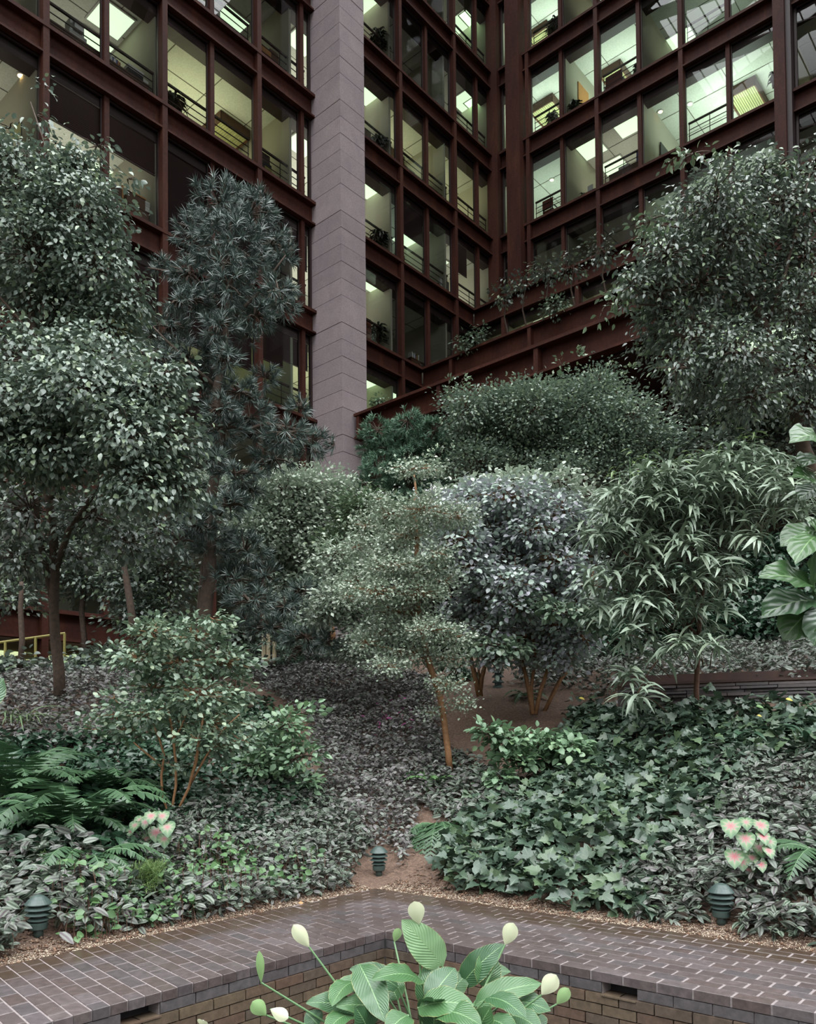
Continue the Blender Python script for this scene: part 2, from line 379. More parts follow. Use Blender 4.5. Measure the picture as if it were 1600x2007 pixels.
for k in 'FEDCBAXYZ':
    for j in range(-5, 4):
        u0, u1 = b1(j)
        if j == 0: u1 = .06
        if j == 1: u0 = 1.20
        if (j >= 1 and k in 'FE') or k == 'Z' or (k == 'D' and j > 2) or (k in 'XY' and j < -1) or (j < -3 and k not in 'FE'): continue
        if j == 3: u1 = 11.0
        nm = where(k, BAYN.get(j, 'bay %d left of the pier' % (1-j)))
        um = (b1(j)[0]+b1(j)[1])/2 if j != 0 else -.42
        if j == 1: um = None
        if k == 'D' and j == 2: um = None; u1 = 5.9
        window(F1, u0, u1, k, um, 'two-pane bronze framed window '+nm, rails=(0, 1) if (k, j) in RAILS_L else None, blind=BLIND_L.get((k, j)))
WL = [-9.45, -5.95, -.78, 4.33, 7.78, 11.05]
NL = ['fourth bay left of the granite pier', 'third bay left of the pier', 'second bay left of the pier', 'just left of the pier', 'second bay right of the pier', 'third bay right of the pier']
# (storey, room): added fill light power, colour, panels (picture points), slatted panel (u0, u1, v0, v1), downlights (picture points)
L1 = {
 ('C', 0): (22, DIM, (), None, ((41, 147),)), ('C', 1): (32, DIM, ((178, 333),), None, ()), ('C', 2): (2, DIM, (), None, ()), ('C', 3): (46, DIM, ((735, 555),), None, ()), ('C', 4): (.8, DIM, (), None, ()), ('C', 5): (.8, DIM, (), None, ()),
 ('B', 0): (8, DIM, (), None, ()), ('B', 1): (14, DIM, ((217, 36), (180, 88)), None, ()), ('B', 2): (44, WARM, (), (-2.35, -1.1, 2.0, 3.3), ((323, 121),)), ('B', 3): (56, DIM, ((593, 280), (727, 370)), None, ()), ('B', 4): (10, MINT, ((800, 468), (850, 512)), None, ()), ('B', 5): (20, DIM, (), None, ()),
 ('A', 1): (3, DIM, (), None, ()), ('A', 2): (4, DIM, ((450, 42),), None, ()), ('A', 3): (44, DIM, ((595, 77), (728, 187)), None, ()), ('A', 4): (30, WARM, (), (6.3, 7.5, 2.2, 3.3), ()), ('A', 5): (24, WARM, (), (9.4, 10.4, 2.2, 3.2), ()),
 ('X', 3): (36, DIM, ((722, 8),), None, ()), ('X', 4): (1.6, DIM, (), None, ()), ('X', 5): (8, DIM, ((912, 197), (940, 202)), None, ((893, 138),)),
 ('Y', 3): (6, DIM, (), None, ()), ('Y', 4): (1, DIM, (), None, ()), ('Y', 5): (5, DIM, ((905, 45), (930, 30)), None, ()),
 ('D', 0): (4, WARM, (), None, ()), ('D', 1): (12, WARM, (), (-7.4, -6.1, 1.6, 3.4), ()), ('D', 2): (24, WARM, ((528, 720),), None, ()), ('D', 3): (34, WARM, ((765, 775), (730, 748)), None, ()), ('D', 4): (2, DIM, (), None, ()),
}
for k in 'FEDCBAXY':
    edges = [-12.9]+WL
    if k in 'FE': edges = [-19.9, -12.9, -9.45, -5.95, -.78, .05]
    for i, (u0, u1) in enumerate(zip(edges[:-1], edges[1:])):
        if k in 'XY' and i < 2: continue
        if k == 'D' and i == 4: u1 = 5.9
        if k == 'D' and i == 5: continue
        nm = where(k, NL[i]) if k not in 'FE' else 'in the %s storey, dim bay %s' % (STOREY[k], ('at the far left', 'behind the fig crown', 'behind the fig trunk', 'behind the dark narrow tree', 'at the pier')[i])
        d = L1.get((k, i), (2, DIM, (), None, ()))
        lg = [tuple(np.array(cuv(F1, k, *q))-[u0, 0]) for q in d[2]]; sp = [tuple(np.array(cuv(F1, k, *q))-[u0, 0]) for q in d[4]]
        so = (d[3][0]-u0, d[3][1]-u0, d[3][2], d[3][3]) if d[3] else None
        room(F1, u0, u1, k, d[0], d[1], lg, so, sp, name=nm, wall='green_wall' if k == 'D' else 'office_wall', depth=5.2)
# ground storey below the lowest left beam
gl = root('ground_storey', F1.p(-6, 0, 1.0), 'lit ground storey under the lowest beam at the left', kind='structure')
MB().box(F1, -19.9, 0, .3, 9, 4.13, 4.3).build('ceiling', M['ceiling'], gl)
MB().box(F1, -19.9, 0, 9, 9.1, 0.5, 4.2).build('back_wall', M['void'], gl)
for i in range(6):
    o = root('ceiling_light', F1.p(-13.5+2.3*i, 4.2, 4.13), 'long yellow-green ceiling light under the lowest left beam', 'light', 'ground storey ceiling lights')
    MB().box(F1, -14.3+2.3*i, -12.9+2.3*i, 3.4, 5.6, 4.08, 4.12).build('diffuser', emis('yellow_lit_diffuser', (.78, .90, .50), .8) if i == 0 else bpy.data.materials['yellow_lit_diffuser'], o)
# right facade
RB = [(.45, .99), (1.93, 5.25), (5.25, 8.78), (8.78, 12.2), (12.75, 15.9), (15.9, 19.4)]
RN = ['in the slot between the dark corner posts', 'first wide bay right of the corner posts', 'second wide bay right of the corner posts', 'third wide bay right of the corner posts', 'fourth bay behind the far right post', 'fifth bay at the far right']
for k in 'BAXYZ':
    for i, (u0, u1) in enumerate(RB):
        if (k == 'Z' and i > 1) or (i == 5 and k != 'A'): continue
        nm = where(k, RN[i]); um = (3.53, 7.03, 10.5, 14.3, 17.6)[i-1] if i else None
        window(FR, u0, u1, k, um, 'two-pane bronze framed window '+nm if i else 'narrow window '+nm, rails=(1,) if (k, i) == ('Y', 2) else (0,) if i in (1, 2, 3) and k != 'B' else None)
WR = [.2, 3.62, 7.08, 12.4, 15.9, 19.4]
NR = ['first wide bay right of the corner posts', 'second wide bay right of corner posts', 'third wide bay right of the corner posts', 'fourth bay behind the far right post', 'fifth bay at the far right']
L2 = {
 ('Y', 0): (85, MINT, (), (.65, 1.7, 2.0, 3.2), ()), ('Y', 1): (9, DIM, ((1195, 5),), None, ()), ('Y', 2): (20, MINT, (), None, ()),
 ('X', 0): (90, MINT, (), (.9, 2.1, 1.75, 3.0), ()), ('X', 1): (80, MINT, (), (4.3, 5.25, 2.1, 3.4), ()), ('X', 2): (14, MINT, ((1338, 78),), None, ()),
 ('A', 0): (40, MINT, (), None, ((1082, 352),)), ('A', 1): (20, DIM, ((1160, 290), (1232, 245), (1205, 325)), None, ()), ('A', 2): (100, MINT, (), (9.75, 10.8, 2.1, 3.9), ((1295, 218), (1353, 203))),
 ('B', 2): (40, MINT, (), None, ()),
}
for k in 'BAXYZ':
    for i, (u0, u1) in enumerate(zip(WR[:-1], WR[1:])):
        if k == 'Z' and i > 0: continue
        d = L2.get((k, i), (1.2, DIM, (), None, ())); nm = where(k, NR[i])
        lg = [tuple(np.array(cuv(FR, k, *q))-[u0, 0]) for q in d[2]]; sp = [tuple(np.array(cuv(FR, k, *q))-[u0, 0]) for q in d[4]]
        so = (d[3][0]-u0, d[3][1]-u0, d[3][2], d[3][3]) if d[3] else None
        room(FR, u0, u1, k, d[0], d[1], lg, so, sp, name=nm, depth=4.6)
        if (k, i) == ('X', 1): MB().box(FR, u0+.06, u0+.1, 1.2, 2.1, FL[k], FL[k]+2.3).build('door', M['orange_wood'], bpy.data.objects[[o.name for o in COL.objects if o.name.startswith('office_room')][-1]])
# glazing behind the two upper terraces
for k, s0, lst in (('C', 9.5, ((0.1, 1.6), (1.6, 5.1), (5.1, 8.6), (8.6, 12.1))), ('D', 5.95, ((.1, 1.54), (1.54, 5.12), (5.12, 8.7)))):
    fr = FRp(s0)
    for i, (u0, u1) in enumerate(lst):
        nm = 'behind the planted %s terrace, bay %s' % ({'C': 'middle', 'D': 'lowest'}[k], ('next to the corner', 'second from the corner', 'third from the corner', 'fourth from the corner')[i])
        window(fr, u0, u1, k, None, 'dark glazed bay '+nm, rails=None)
        post(fr, u1, FL[k]-.1, FL[k]+3.02, terr[{'C': 'B', 'D': 'C'}[k]])
        room(fr, u0, u1, k, (2, 9, 10, 6)[i], WARM, ((1.2, 1.6), (2.4, 3.0)) if i in (1, 2) else (), None, (), (), name=nm, depth=4.4)
    MB().box(fr, 0, 26, 0, 4, FL[k]-.4, FL[k]-.1).build('terrace_floor', M['dark_steel'], terr[k])
# dark undercroft below the lowest girder, with brown cross beams and two lights
uc = root('undercroft', FRp(.77).p(5, 2, 8), 'dark soffit and cross beams below the lowest girder', kind='structure')
fr = FRp(.77)
MB().box(fr, 1.5, 28, .3, 10, FL['D']-.82, FL['D']-.66).build('soffit', M['dark_steel'], uc)
for u in (5.1, 8.6, 12.1, 15.6): MB().box(fr, u-.15, u+.15, .1, 10, FL['D']-1.25, FL['D']-.8).build('steel_beam', M['steel'], uc)
for v in (3.2, 6.2): MB().box(fr, 1.5, 28, v, v+.3, FL['D']-1.35, FL['D']-.8).build('steel_beam', M['steel'], uc)
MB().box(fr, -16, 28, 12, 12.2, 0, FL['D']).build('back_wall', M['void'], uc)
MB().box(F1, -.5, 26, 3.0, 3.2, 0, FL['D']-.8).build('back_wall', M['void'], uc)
for i, (u, v) in enumerate(((8.5-1.6, 1.5), (3.4, 2.2), (14.2, 2.0))):
    o = root('ceiling_light', fr.p(u, v, FL['D']-.9), 'pale yellow light fitting under the lowest girder, ' + ('above the round-leaved shrub', 'close to the granite pier', 'behind the upper right tree')[i], 'light')
    MB().box(fr, u-.7, u+.7, v-.35, v+.35, FL['D']-.94, FL['D']-.88).build('diffuser', M['panel_light'], o)
# masses above and beside what is glazed, so the place closes round the garden
sh = root('upper_storeys', F1.p(0, 2, 40), 'upper floors of the building above the picture', kind='structure')
MB().box(F1, -34, 11.2, .5, 8, 38.5, 48).build('upper_wall', M['steel'], sh)
MB().box(FR, -1, 34, .5, 8, 38.5, 48).build('upper_wall', M['steel'], sh)
MB().box(F1, -34, -19.9, .1, 8, 0, 38.5).build('side_wall', M['steel'], sh)
MB().box(FR, 26, 34, .1, 8, 0, 38.5).build('side_wall', M['steel'], sh)
MB().box(F1, -34, 16, -27, -25, 37, 51).build('far_ring_wall', M['steel'], sh)
# skylight roof over the garden: diagonal trusses and ribs, seen only as reflections in the glass
sk = root('skylight_roof', (0, 8, 45), 'steel skylight trusses high over the garden', kind='structure')
for i in range(-6, 7):
    a = F1.p(i*5-4, -34, 45); b = F1.p(i*5-4+10, 2, 45)
    MB().tube([a, b], .45, 4).build('truss', M['steel'], sk)
    a = F1.p(i*5+10, -34, 45.6); b = F1.p(i*5, 2, 45.6)
    MB().tube([a, b], .45, 4).build('truss', M['steel'], sk)
mb = MB()
for i in range(40):
    mb.tube([F1.p(-34, -34+i*.9, 46.4), F1.p(12, -34+i*.9, 46.4)], .05, 3)
mb.build('glazing_rib', M['steel'], sk)['kind'] = 'stuff'

# ------------------------------------------------------------------ granite pier: blocks with recessed joints
gp = root('granite_pier', F1.p(.64, -.7, 0), 'tall mauve granite pier of stacked blocks between the two glazed facades', 'pier')
MB().box(F1, .075, 1.215, -1.37, .3, 0, ZTOP).build('core', M['joint'], gp)
zj = []; zb = 15.534-STEP*4
while zb < ZTOP:
    for q in range(6): zj.append(zb-STEP+.93+q*.58)
    zj.append(zb); zb += STEP
zj = sorted(set(round(z, 3) for z in zj))
zj = [z for z in zj if z > 4]
gj = .014
for a, b in zip(zj[:-1], zj[1:]):
    if b-a < .1: continue
    u0, u1, v0, v1 = .05, 1.237, -1.394, .25
    MB().box(F1, u0, u1, v0+rnd.uniform(-.004, .004), v1, a+gj/2, b-gj/2).build('granite_block', M['granite'], gp)
# ------------------------------------------------------------------ things in the offices
def leaf_fan(mb, c, n, L, w, up=.6, droop=.5, seed=0):
    r_ = random.Random(seed)
    for i in range(n):
        a = 2*PI*i/n+r_.uniform(-.3, .3); l = L*r_.uniform(.7, 1.1); d = np.array([math.cos(a), math.sin(a), 0]); s = np.array([-d[1], d[0], 0])*w
        p0 = c; p1 = c+d*l*.4+ZZ*l*up*.8; p2 = c+d*l*.8+ZZ*l*(up*.8-droop*.3); p3 = c+d*l*1.05+ZZ*l*(up*.5-droop)
        mb.add([p0-s*.3, p0+s*.3, p1-s, p1+s, p2-s*.8, p2+s*.8, p3], [(0, 1, 3, 2), (2, 3, 5, 4), (4, 5, 6)])
M['indoor_leaf'] = simple('indoor_leaf', (.02, .035, .02), .45, vary=.4)
def office_plant(fr, u, v, k, h, label, stems=1, L=.4, n=16, seed=0):
    z0 = FL[k]; c = fr.p(u, v, z0)
    o = root('potted_plant', c, label, 'plant', 'potted plants in the offices')
    MB().lathe(c, [(.12, 0), (.16, .26), (.17, .28), (.14, .28), (.13, .24)], 12).build('pot', M['pot'], o)
    mb = MB(); ms = MB()
    r_ = random.Random(seed)
    for s in range(stems):
        t = c+np.array([r_.uniform(-.12, .12), r_.uniform(-.12, .12), h*r_.uniform(.75, 1)])
        ms.tube([c+ZZ*.2, (c+t)/2+np.array([r_.uniform(-.05, .05), 0, 0]), t], .012, 5)
        for q in range(3): leaf_fan(mb, t-ZZ*q*.12*h, n//2+2, L*(1+.1*q), .045, seed=seed*7+s*3+q)
    ms.build('stem', M['walnut'], o); mb.build('foliage', M['indoor_leaf'], o)
def office_chair(fr, u, v, k, label, mat='cloth_red', rot=1):
    z = FL[k]; o = root('office_chair', fr.p(u, v, z), label, 'chair', 'office chairs by the windows')
    MB().box(fr, u-.25, u+.25, v-.25, v+.25, z+.42, z+.50).build('seat', M[mat], o)
    MB().box(fr, u-.25, u+.25, v-.27, v-.21, z+.55, z+.95).build('backrest', M[mat], o)
    mb = MB()
    for s in (-1, 1): mb.box(fr, u+s*.22-.015, u+s*.22+.015, v-.25, v-.22, z+.42, z+.6)
    for s in (-1, 1): mb.box(fr, u+s*.28-.02, u+s*.28+.02, v-.2, v+.2, z+.62, z+.65); mb.box(fr, u+s*.28-.015, u+s*.28+.015, v+.1, v+.13, z+.46, z+.62)
    mb.build('armrest_frame', M['black'], o)
    MB().tube([fr.p(u, v, z+.06), fr.p(u, v, z+.42)], .03, 8).build('stem', M['black'], o)
    for a in (0, 1.57, 3.14, 4.71): MB().tube([fr.p(u, v, z+.08), fr.p(u+.28*math.cos(a), v+.28*math.sin(a), z+.03)], [.025, .02], 5).build('leg', M['black'], o)
def boxes(fr, u, v, k, label, name, cat, items, z=0.0, group=None):
    """items: (part name, u0,u1,v0,v1,z0,z1, material) relative to u, v and the storey floor"""
    o = root(name, fr.p(u, v, FL[k]+z), label, cat, group)
    for (nm, a, b, c, d, e_, f, mt) in items: MB().box(fr, u+a, u+b, v+c, v+d, FL[k]+z+e_, FL[k]+z+f).build(nm, M[mt], o)
    return o
def credenza(fr, u0, u1, k, label, mt='walnut', h=.62):
    z = FL[k]; o = root('low_cabinet', fr.p((u0+u1)/2, .6, z), label, 'cabinet', 'low cabinets along the glass')
    MB().box(fr, u0, u1, .38, .85, z+.04, z+h).build('body', M[mt], o); MB().box(fr, u0-.02, u1+.02, .36, .87, z+h, z+h+.03).build('top', M[mt], o)
    MB().box(fr, u0+.03, u1-.03, .42, .82, z, z+.04).build('base', M['black'], o)
    n = max(1, round((u1-u0)/.55))
    for i in range(n):
        a = u0+(u1-u0)*i/n+.02; b = u0+(u1-u0)*(i+1)/n-.02; MB().box(fr, a, b, .365, .38, z+.07, z+h-.03).build('door', M[mt], o)
def books(fr, u, v, k, z, n, label, seed=1):
    r_ = random.Random(seed); x = u
    mats = ('white', 'blue', 'orange_wood', 'paper', 'cloth_red', 'yellow')
    for i in range(n):
        w = r_.uniform(.025, .06); h = r_.uniform(.22, .33)
        o = MB().box(fr, x, x+w, v, v+.22, FL[k]+z, FL[k]+z+h).build('book', M[r_.choice(mats)]); tag(o, label, 'book', label); x += w+.004
def papers(fr, u, v, k, z, label, h=.12, w=.3):
    o = root('paper_stack', fr.p(u, v, FL[k]+z), label, 'papers')
    for i in range(5): MB().box(fr, u-w/2+rnd.uniform(-.02, .02), u+w/2+rnd.uniform(-.02, .02), v-.12, v+.12, FL[k]+z+i*h/5, FL[k]+z+(i+.9)*h/5).build('sheet', M['paper'], o)
def monitor(fr, u, v, k, z, label):
    boxes(fr, u, v, k, label, 'desktop_computer', 'computer', [('case', -.25, .25, -.2, .25, 0, .14, 'white'), ('monitor', -.2, .2, -.15, .15, .16, .52, 'white'), ('screen', -.16, .16, .15, .16, .2, .48, 'black'), ('rear_casing', -.13, .13, -.28, -.15, .2, .46, 'white'), ('stand', -.1, .1, -.08, .08, .14, .16, 'white')], z)
def printer(fr, u, v, k, z, label):
    boxes(fr, u, v, k, label, 'printer', 'printer', [('base', -.24, .24, -.2, .2, 0, .2, 'black'), ('lid', -.25, .25, -.21, .21, .2, .31, 'white'), ('paper_tray', -.16, .16, -.12, .12, .31, .34, 'paper')], z)
def picture(fr, u, v0, v1, k, z, label, w=.7):
    o = root('framed_picture', fr.p(u, (v0+v1)/2, FL[k]+z), label, 'picture')
    MB().box(fr, u-.09, u-.055, v0, v1, FL[k]+z, FL[k]+z+w).build('frame', M['black'], o)
    MB().box(fr, u-.095, u-.09, v0+.05, v1-.05, FL[k]+z+.05, FL[k]+z+w-.05).build('print', M['oak_slat'], o)
P_ = where
# left facade
credenza(F1, -9.2, -6.1, 'B', 'low brown cabinet along the glass '+P_('B', BAYN[-2]))
monitor(F1, -8.25, .6, 'B', .65, 'cream desktop computer on the cabinet behind the rails, fourth storey')
books(F1, -7.25, .5, 'B', .65, 8, 'upright book in the row beside the printer')
printer(F1, -6.5, .6, 'B', .62, 'white and black printer on the cabinet beside the cream wall')
boxes(F1, -6.15, .6, 'B', 'small white and black desk heater at the cabinet end', 'desk_heater', 'heater', [('body', -.12, .12, -.1, .1, 0, .22, 'white'), ('grille', -.09, .09, -.11, -.1, .03, .12, 'black')], .65)
credenza(F1, -9.0, -6.1, 'C', 'low brown cabinet under the half-drawn blinds, fifth storey')
boxes(F1, -8.3, .6, 'C', 'orange wooden box frame on the cabinet behind the ficus crown', 'wooden_box', 'box', [('side', -.35, -.3, -.2, .2, 0, .55, 'orange_wood'), ('side', .3, .35, -.2, .2, 0, .5, 'orange_wood'), ('shelf', -.3, .3, -.2, .2, 0, .05, 'orange_wood'), ('shelf', -.3, .3, -.2, .2, .45, .5, 'orange_wood'), ('folder', -.25, .1, -.15, .15, .05, .38, 'white')], .65)
boxes(F1, -7.1, .6, 'C', 'dark tray with orange end board left of the white fanned papers', 'desk_tray', 'tray', [('tray', -.35, .15, -.2, .2, 0, .28, 'walnut'), ('end_board', .15, .2, -.22, .22, 0, .4, 'orange_wood'), ('sheet', -.3, .0, -.2, .2, .28, .34, 'paper')], .65)
boxes(F1, -6.5, .6, 'C', 'tilted brown desk box under white papers by the cream wall', 'desk_box', 'box', [('body', -.3, .3, -.2, .2, 0, .34, 'walnut'), ('lid', -.32, .32, -.22, .22, .34, .38, 'orange_wood'), ('sheet', -.2, .2, -.15, .15, .38, .44, 'paper')], .65)
papers(F1, -6.1, .6, 'C', .65, 'stack of white papers at the right end of the cabinet, fifth storey', .4, .22)
picture(F1, -9.42, 1.0, 2.5, 'C', 1.1, 'dark framed picture on the cream wall at the far left')
office_plant(F1, -5.1, .7, 'B', 1.1, 'dark arching potted plant behind the rails left of the slatted panel', 2, .45, 14, 3)
boxes(F1, -3.0, .7, 'B', 'round pale globe lamp by the glass under the slatted panel', 'table_lamp', 'lamp', [('base', -.1, .1, -.1, .1, 0, .05, 'black'), ('shade', -.16, .16, -.16, .16, .1, .35, 'white'), ('stem', -.02, .02, -.02, .02, .05, .1, 'black')], .0)
boxes(F1, -1.75, .6, 'B', 'dark stack of boxes with a yellow folder behind the rails next to the pier', 'storage_stack', 'boxes', [('box', -.3, .2, -.2, .2, 0, .4, 'walnut'), ('box', -.2, .3, -.2, .2, .4, .75, 'black'), ('folder', .0, .3, -.22, -.2, .5, .6, 'yellow'), ('box', -.15, .25, -.18, .2, .75, 1.05, 'pot')])
office_plant(F1, -1.15, .9, 'B', .5, 'small dark potted plant below the box stack next to the pier', 1, .3, 12, 4)
boxes(F1, -1.5, .65, 'A', 'brown cardboard stack with an orange top behind the rails, third storey', 'cardboard_stack', 'boxes', [('box', -.35, .2, -.2, .25, 0, .35, 'walnut'), ('box', -.1, .4, -.2, .25, .35, .7, 'cloth_red'), ('box', -.3, .1, -.2, .2, .7, .95, 'orange_wood'), ('box', .1, .45, -.15, .2, .7, 1.1, 'walnut')])
boxes(F1, -3.7, .7, 'A', 'white chair back seen high in the third storey dark office', 'office_chair', 'chair', [('seat', -.2, .2, -.2, .2, .42, .47, 'black'), ('backrest', -.22, .22, -.24, -.2, .5, .95, 'white'), ('stem', -.03, .03, -.03, .03, 0, .42, 'black')])
# right of the pier: the column of rooms with a plant each
for k, h, sd, nm in (('X', 1.3, 5, 'tall thin-leaved potted plant right of the pier, second storey'), ('A', .6, 6, 'low arching potted plant right of the pier, third storey'), ('B', .55, 7, 'bushy potted plant right of the pier, fourth storey'), ('C', .7, 8, 'spiky potted plant right of the pier, fifth storey')):
    office_plant(F1, 4.02, .5, k, {'X': 1.45, 'A': 1.0, 'B': 1.0, 'C': 1.05}[k], nm, 2, .42, 18, sd)
boxes(F1, 3.3, .7, 'A', 'dark wooden chair back beside the arching plant, third storey', 'wooden_chair', 'chair', [('seat', -.25, .25, -.2, .25, .4, .46, 'walnut'), ('backrest', -.25, .25, -.22, -.18, .5, .95, 'walnut'), ('leg', -.24, -.2, -.2, -.16, 0, .4, 'walnut'), ('leg', .2, .24, -.2, -.16, 0, .4, 'walnut')])
boxes(F1, 3.2, .7, 'C', 'tall brown cupboard beside the spiky plant, fifth storey', 'cupboard', 'cupboard', [('body', -.3, .3, -.2, .3, 0, 1.25, 'cloth_red'), ('door', -.28, -.01, -.22, -.2, .05, 1.2, 'cloth_red'), ('door', .01, .28, -.22, -.2, .05, 1.2, 'cloth_red')])
books(F1, 5.9, .5, 'C', .6, 12, 'book in the low row behind the glass, fifth storey second bay')
credenza(F1, 5.7, 6.7, 'C', 'dark cupboard under the row of books, fifth storey', 'walnut', .55)
credenza(F1, 5.0, 6.0, 'A', 'low dark cabinet under the yellow-green slatted ceiling, third storey')
office_chair(F1, 5.4, .9, 'B', 'dark office chair behind the rails, fourth storey second bay right of the pier')
office_plant(F1, 7.2, .6, 'B', .4, 'small potted plant beside the white boards, fourth storey', 1, .3, 10, 9)
office_plant(F1, 7.3, .6, 'A', .3, 'little potted plant at the foot of the dark cream-walled office, third storey', 1, .25, 10, 10)
boxes(F1, 10.4, .5, 'A', 'stack of white papers by the desk lamp near the dark corner post', 'paper_stack', 'papers', [('sheet', -.25, .2, -.15, .15, 0, .1, 'paper'), ('sheet', -.2, .25, -.15, .15, .1, .2, 'paper'), ('folder', -.1, .2, -.12, .12, .2, .26, 'blue')], .3)
boxes(F1, 7.9, .6, 'B', 'white armchair back behind the glass, fourth storey second bay', 'armchair', 'chair', [('seat', -.3, .3, -.2, .3, .1, .4, 'white'), ('backrest', -.3, .3, -.25, -.15, .1, .85, 'white'), ('arm', -.36, -.3, -.2, .3, .1, .6, 'walnut')])
office_plant(F1, 10.6, .6, 'X', .5, 'small leafy potted plant by the corner post, second storey', 1, .3, 10, 12)
# right facade
office_plant(FR, 3.0, .7, 'Y', 1.15, 'large dark branching potted plant against the bright ceiling, first storey', 3, .42, 16, 14)
office_plant(FR, 2.6, .6, 'X', .9, 'dark thin potted plant below the slatted panel, second storey', 2, .3, 12, 15)
office_plant(FR, 3.95, .5, 'X', .7, 'spreading potted plant beside the orange door, second storey', 1, .4, 12, 16)
office_chair(FR, 2.6, .6, 'A', 'brown-red armchair behind the rails, third storey first wide bay')
boxes(FR, 2.1, .6, 'A', 'small tan table with a white cup beside the brown-red armchair', 'side_table', 'table', [('top', -.25, .25, -.2, .2, .35, .4, 'orange_wood'), ('leg', -.22, -.18, -.16, -.12, 0, .35, 'black'), ('leg', .18, .22, -.16, -.12, 0, .35, 'black'), ('cup', -.05, .05, -.1, .0, .4, .5, 'white')])
books(FR, 3.85, .45, 'A', 0, 9, 'dark upright binder in the row below the cream wall, third storey', 4)
office_plant(FR, 4.0, 1.0, 'A', .85, 'pale flowering potted plant behind the dark binders, third storey', 2, .22, 10, 17)
boxes(FR, 4.6, .6, 'A', 'black computer with a white propped sheet, third storey', 'desktop_computer', 'computer', [('case', -.25, .25, -.2, .2, 0, .45, 'black'), ('screen', -.2, .2, -.22, -.2, .1, .4, 'blue'), ('sheet', -.15, .1, -.1, -.08, .45, .75, 'paper')])
credenza(FR, 5.5, 6.9, 'A', 'low dark cabinet behind the rails, third storey second wide bay')
boxes(FR, 6.1, .6, 'A', 'white machine on the low dark cabinet, third storey', 'typewriter', 'typewriter', [('body', -.2, .2, -.18, .18, 0, .16, 'white'), ('roller', -.22, .22, .0, .08, .16, .22, 'black')], .65)
boxes(FR, 6.75, .6, 'A', 'blue board leaning beside the bronze post, third storey', 'display_board', 'board', [('panel', -.14, .14, -.02, .02, 0, .62, 'blue'), ('foot', -.1, .1, -.08, .08, 0, .03, 'black')], .65)
picture(FR, 7.27, 1.6, 2.3, 'A', 1.0, 'narrow framed picture on the cream wall under the warm downlight', .9)
boxes(FR, 5.75, .7, 'X', 'dark high-backed armchair with a small lit lamp behind it, second storey', 'armchair', 'chair', [('seat', -.35, .35, -.25, .3, .1, .5, 'black'), ('backrest', -.35, .35, -.3, -.2, .1, 1.0, 'cloth_red'), ('arm', -.42, -.35, -.25, .3, .1, .68, 'black'), ('arm', .35, .42, -.25, .3, .1, .68, 'black')])
books(FR, 4.9, .5, 'X', 0, 5, 'book piled left of the dark armchair, second storey', 6)
office_plant(FR, 6.86, .5, 'X', .9, 'slim climbing potted plant on the bronze post, second storey', 2, .22, 12, 18)
office_plant(FR, 9.6, .6, 'Y', .5, 'dark potted plant under the reflected roof trusses, first storey', 2, .35, 12, 19)
office_chair(FR, 10.1, .9, 'Y', 'dark chair under the reflected roof trusses, first storey')
office_plant(FR, 12.0, .5, 'A', 1.4, 'tall dark climbing plant against the far right post, third storey', 2, .2, 12, 20)
office_plant(FR, 11.95, .5, 'X', 1.0, 'dark climbing plant at the far right post, second storey', 2, .2, 12, 21)
books(FR, 10.0, .5, 'A', 0, 5, 'pale book lying in the row below the slatted panel, third storey', 8)

# ------------------------------------------------------------------ brick path round the pool corner
def brick_mat(name, cols, edge, wet):
    m, nt, b = mat_new(name); tcn = N(nt, 'ShaderNodeTexCoord')
    g = N(nt, 'ShaderNodeNewGeometry')
    n1 = N(nt, 'ShaderNodeTexNoise', Scale=22.0, Detail=7.0, Roughness=.7); nt.links.new(g.outputs['Position'], n1.inputs['Vector'])
    n2 = N(nt, 'ShaderNodeTexNoise', Scale=.9, Detail=3.0); nt.links.new(g.outputs['Position'], n2.inputs['Vector'])
    c = ramp(nt, rand_out(nt), *[(i/(len(cols)-1), x) for i, x in enumerate(cols)])
    c = mix(nt, 1.0, c, ramp(nt, n1.outputs[0], (.25, (.6, .58, .6)), (.5, (1, 1, 1)), (.75, (1.5, 1.45, 1.5))), 'MULTIPLY')
    rg = ramp(nt, n2.outputs[0], (.40, (wet,)*3), (.62, (.5,)*3))
    if edge:
        def dist(v):
            vm = N(nt, 'ShaderNodeVectorMath', operation='DOT_PRODUCT'); nt.links.new(g.outputs['Position'], vm.inputs[0]); vm.inputs[1].default_value = tuple(v)
            return math_(nt, 'SUBTRACT', vm.outputs['Value'], float(CI @ v))
        d = math_(nt, 'MAXIMUM', dist(OUTL), dist(OUTR)); d = math_(nt, 'ADD', d, math_(nt, 'MULTIPLY', math_(nt, 'SUBTRACT', n2.outputs[0], .5), .55))
        st = ramp(nt, d, (.84, (0, 0, 0)), (1.06, (1, 1, 1)))
        c = mix(nt, math_(nt, 'MULTIPLY', st, .72), c, (.052, .032, .018)); rg = mix(nt, st, rg, (.2, .2, .2))
    nt.links.new(c, b.inputs['Base Color'])
    r_ = rg; _ = ramp(nt, n2.outputs[0], (.40, (wet,)*3), (.62, (.5,)*3)); nt.links.new(r_, b.inputs['Roughness'])
    bp = N(nt, 'ShaderNodeBump', Strength=.35, Distance=.004); nt.links.new(n1.outputs[0], bp.inputs['Height']); nt.links.new(bp.outputs[0], b.inputs['Normal'])
    return m
CI = np.array([-.180, 5.893, 0.])
EL = norm(np.array([-1.581, -1.693-.15, 0.])); EL = norm(np.array([-1.581, -1.850, 0.]))   # along the left pool edge, towards us
ER = norm(np.array([2.170, -1.839, 0.]))        # along the right pool edge, towards us
OL = norm(np.array([-.645, .764, 0.]))         # the long joints of the left leg, outwards
WID = 1.24
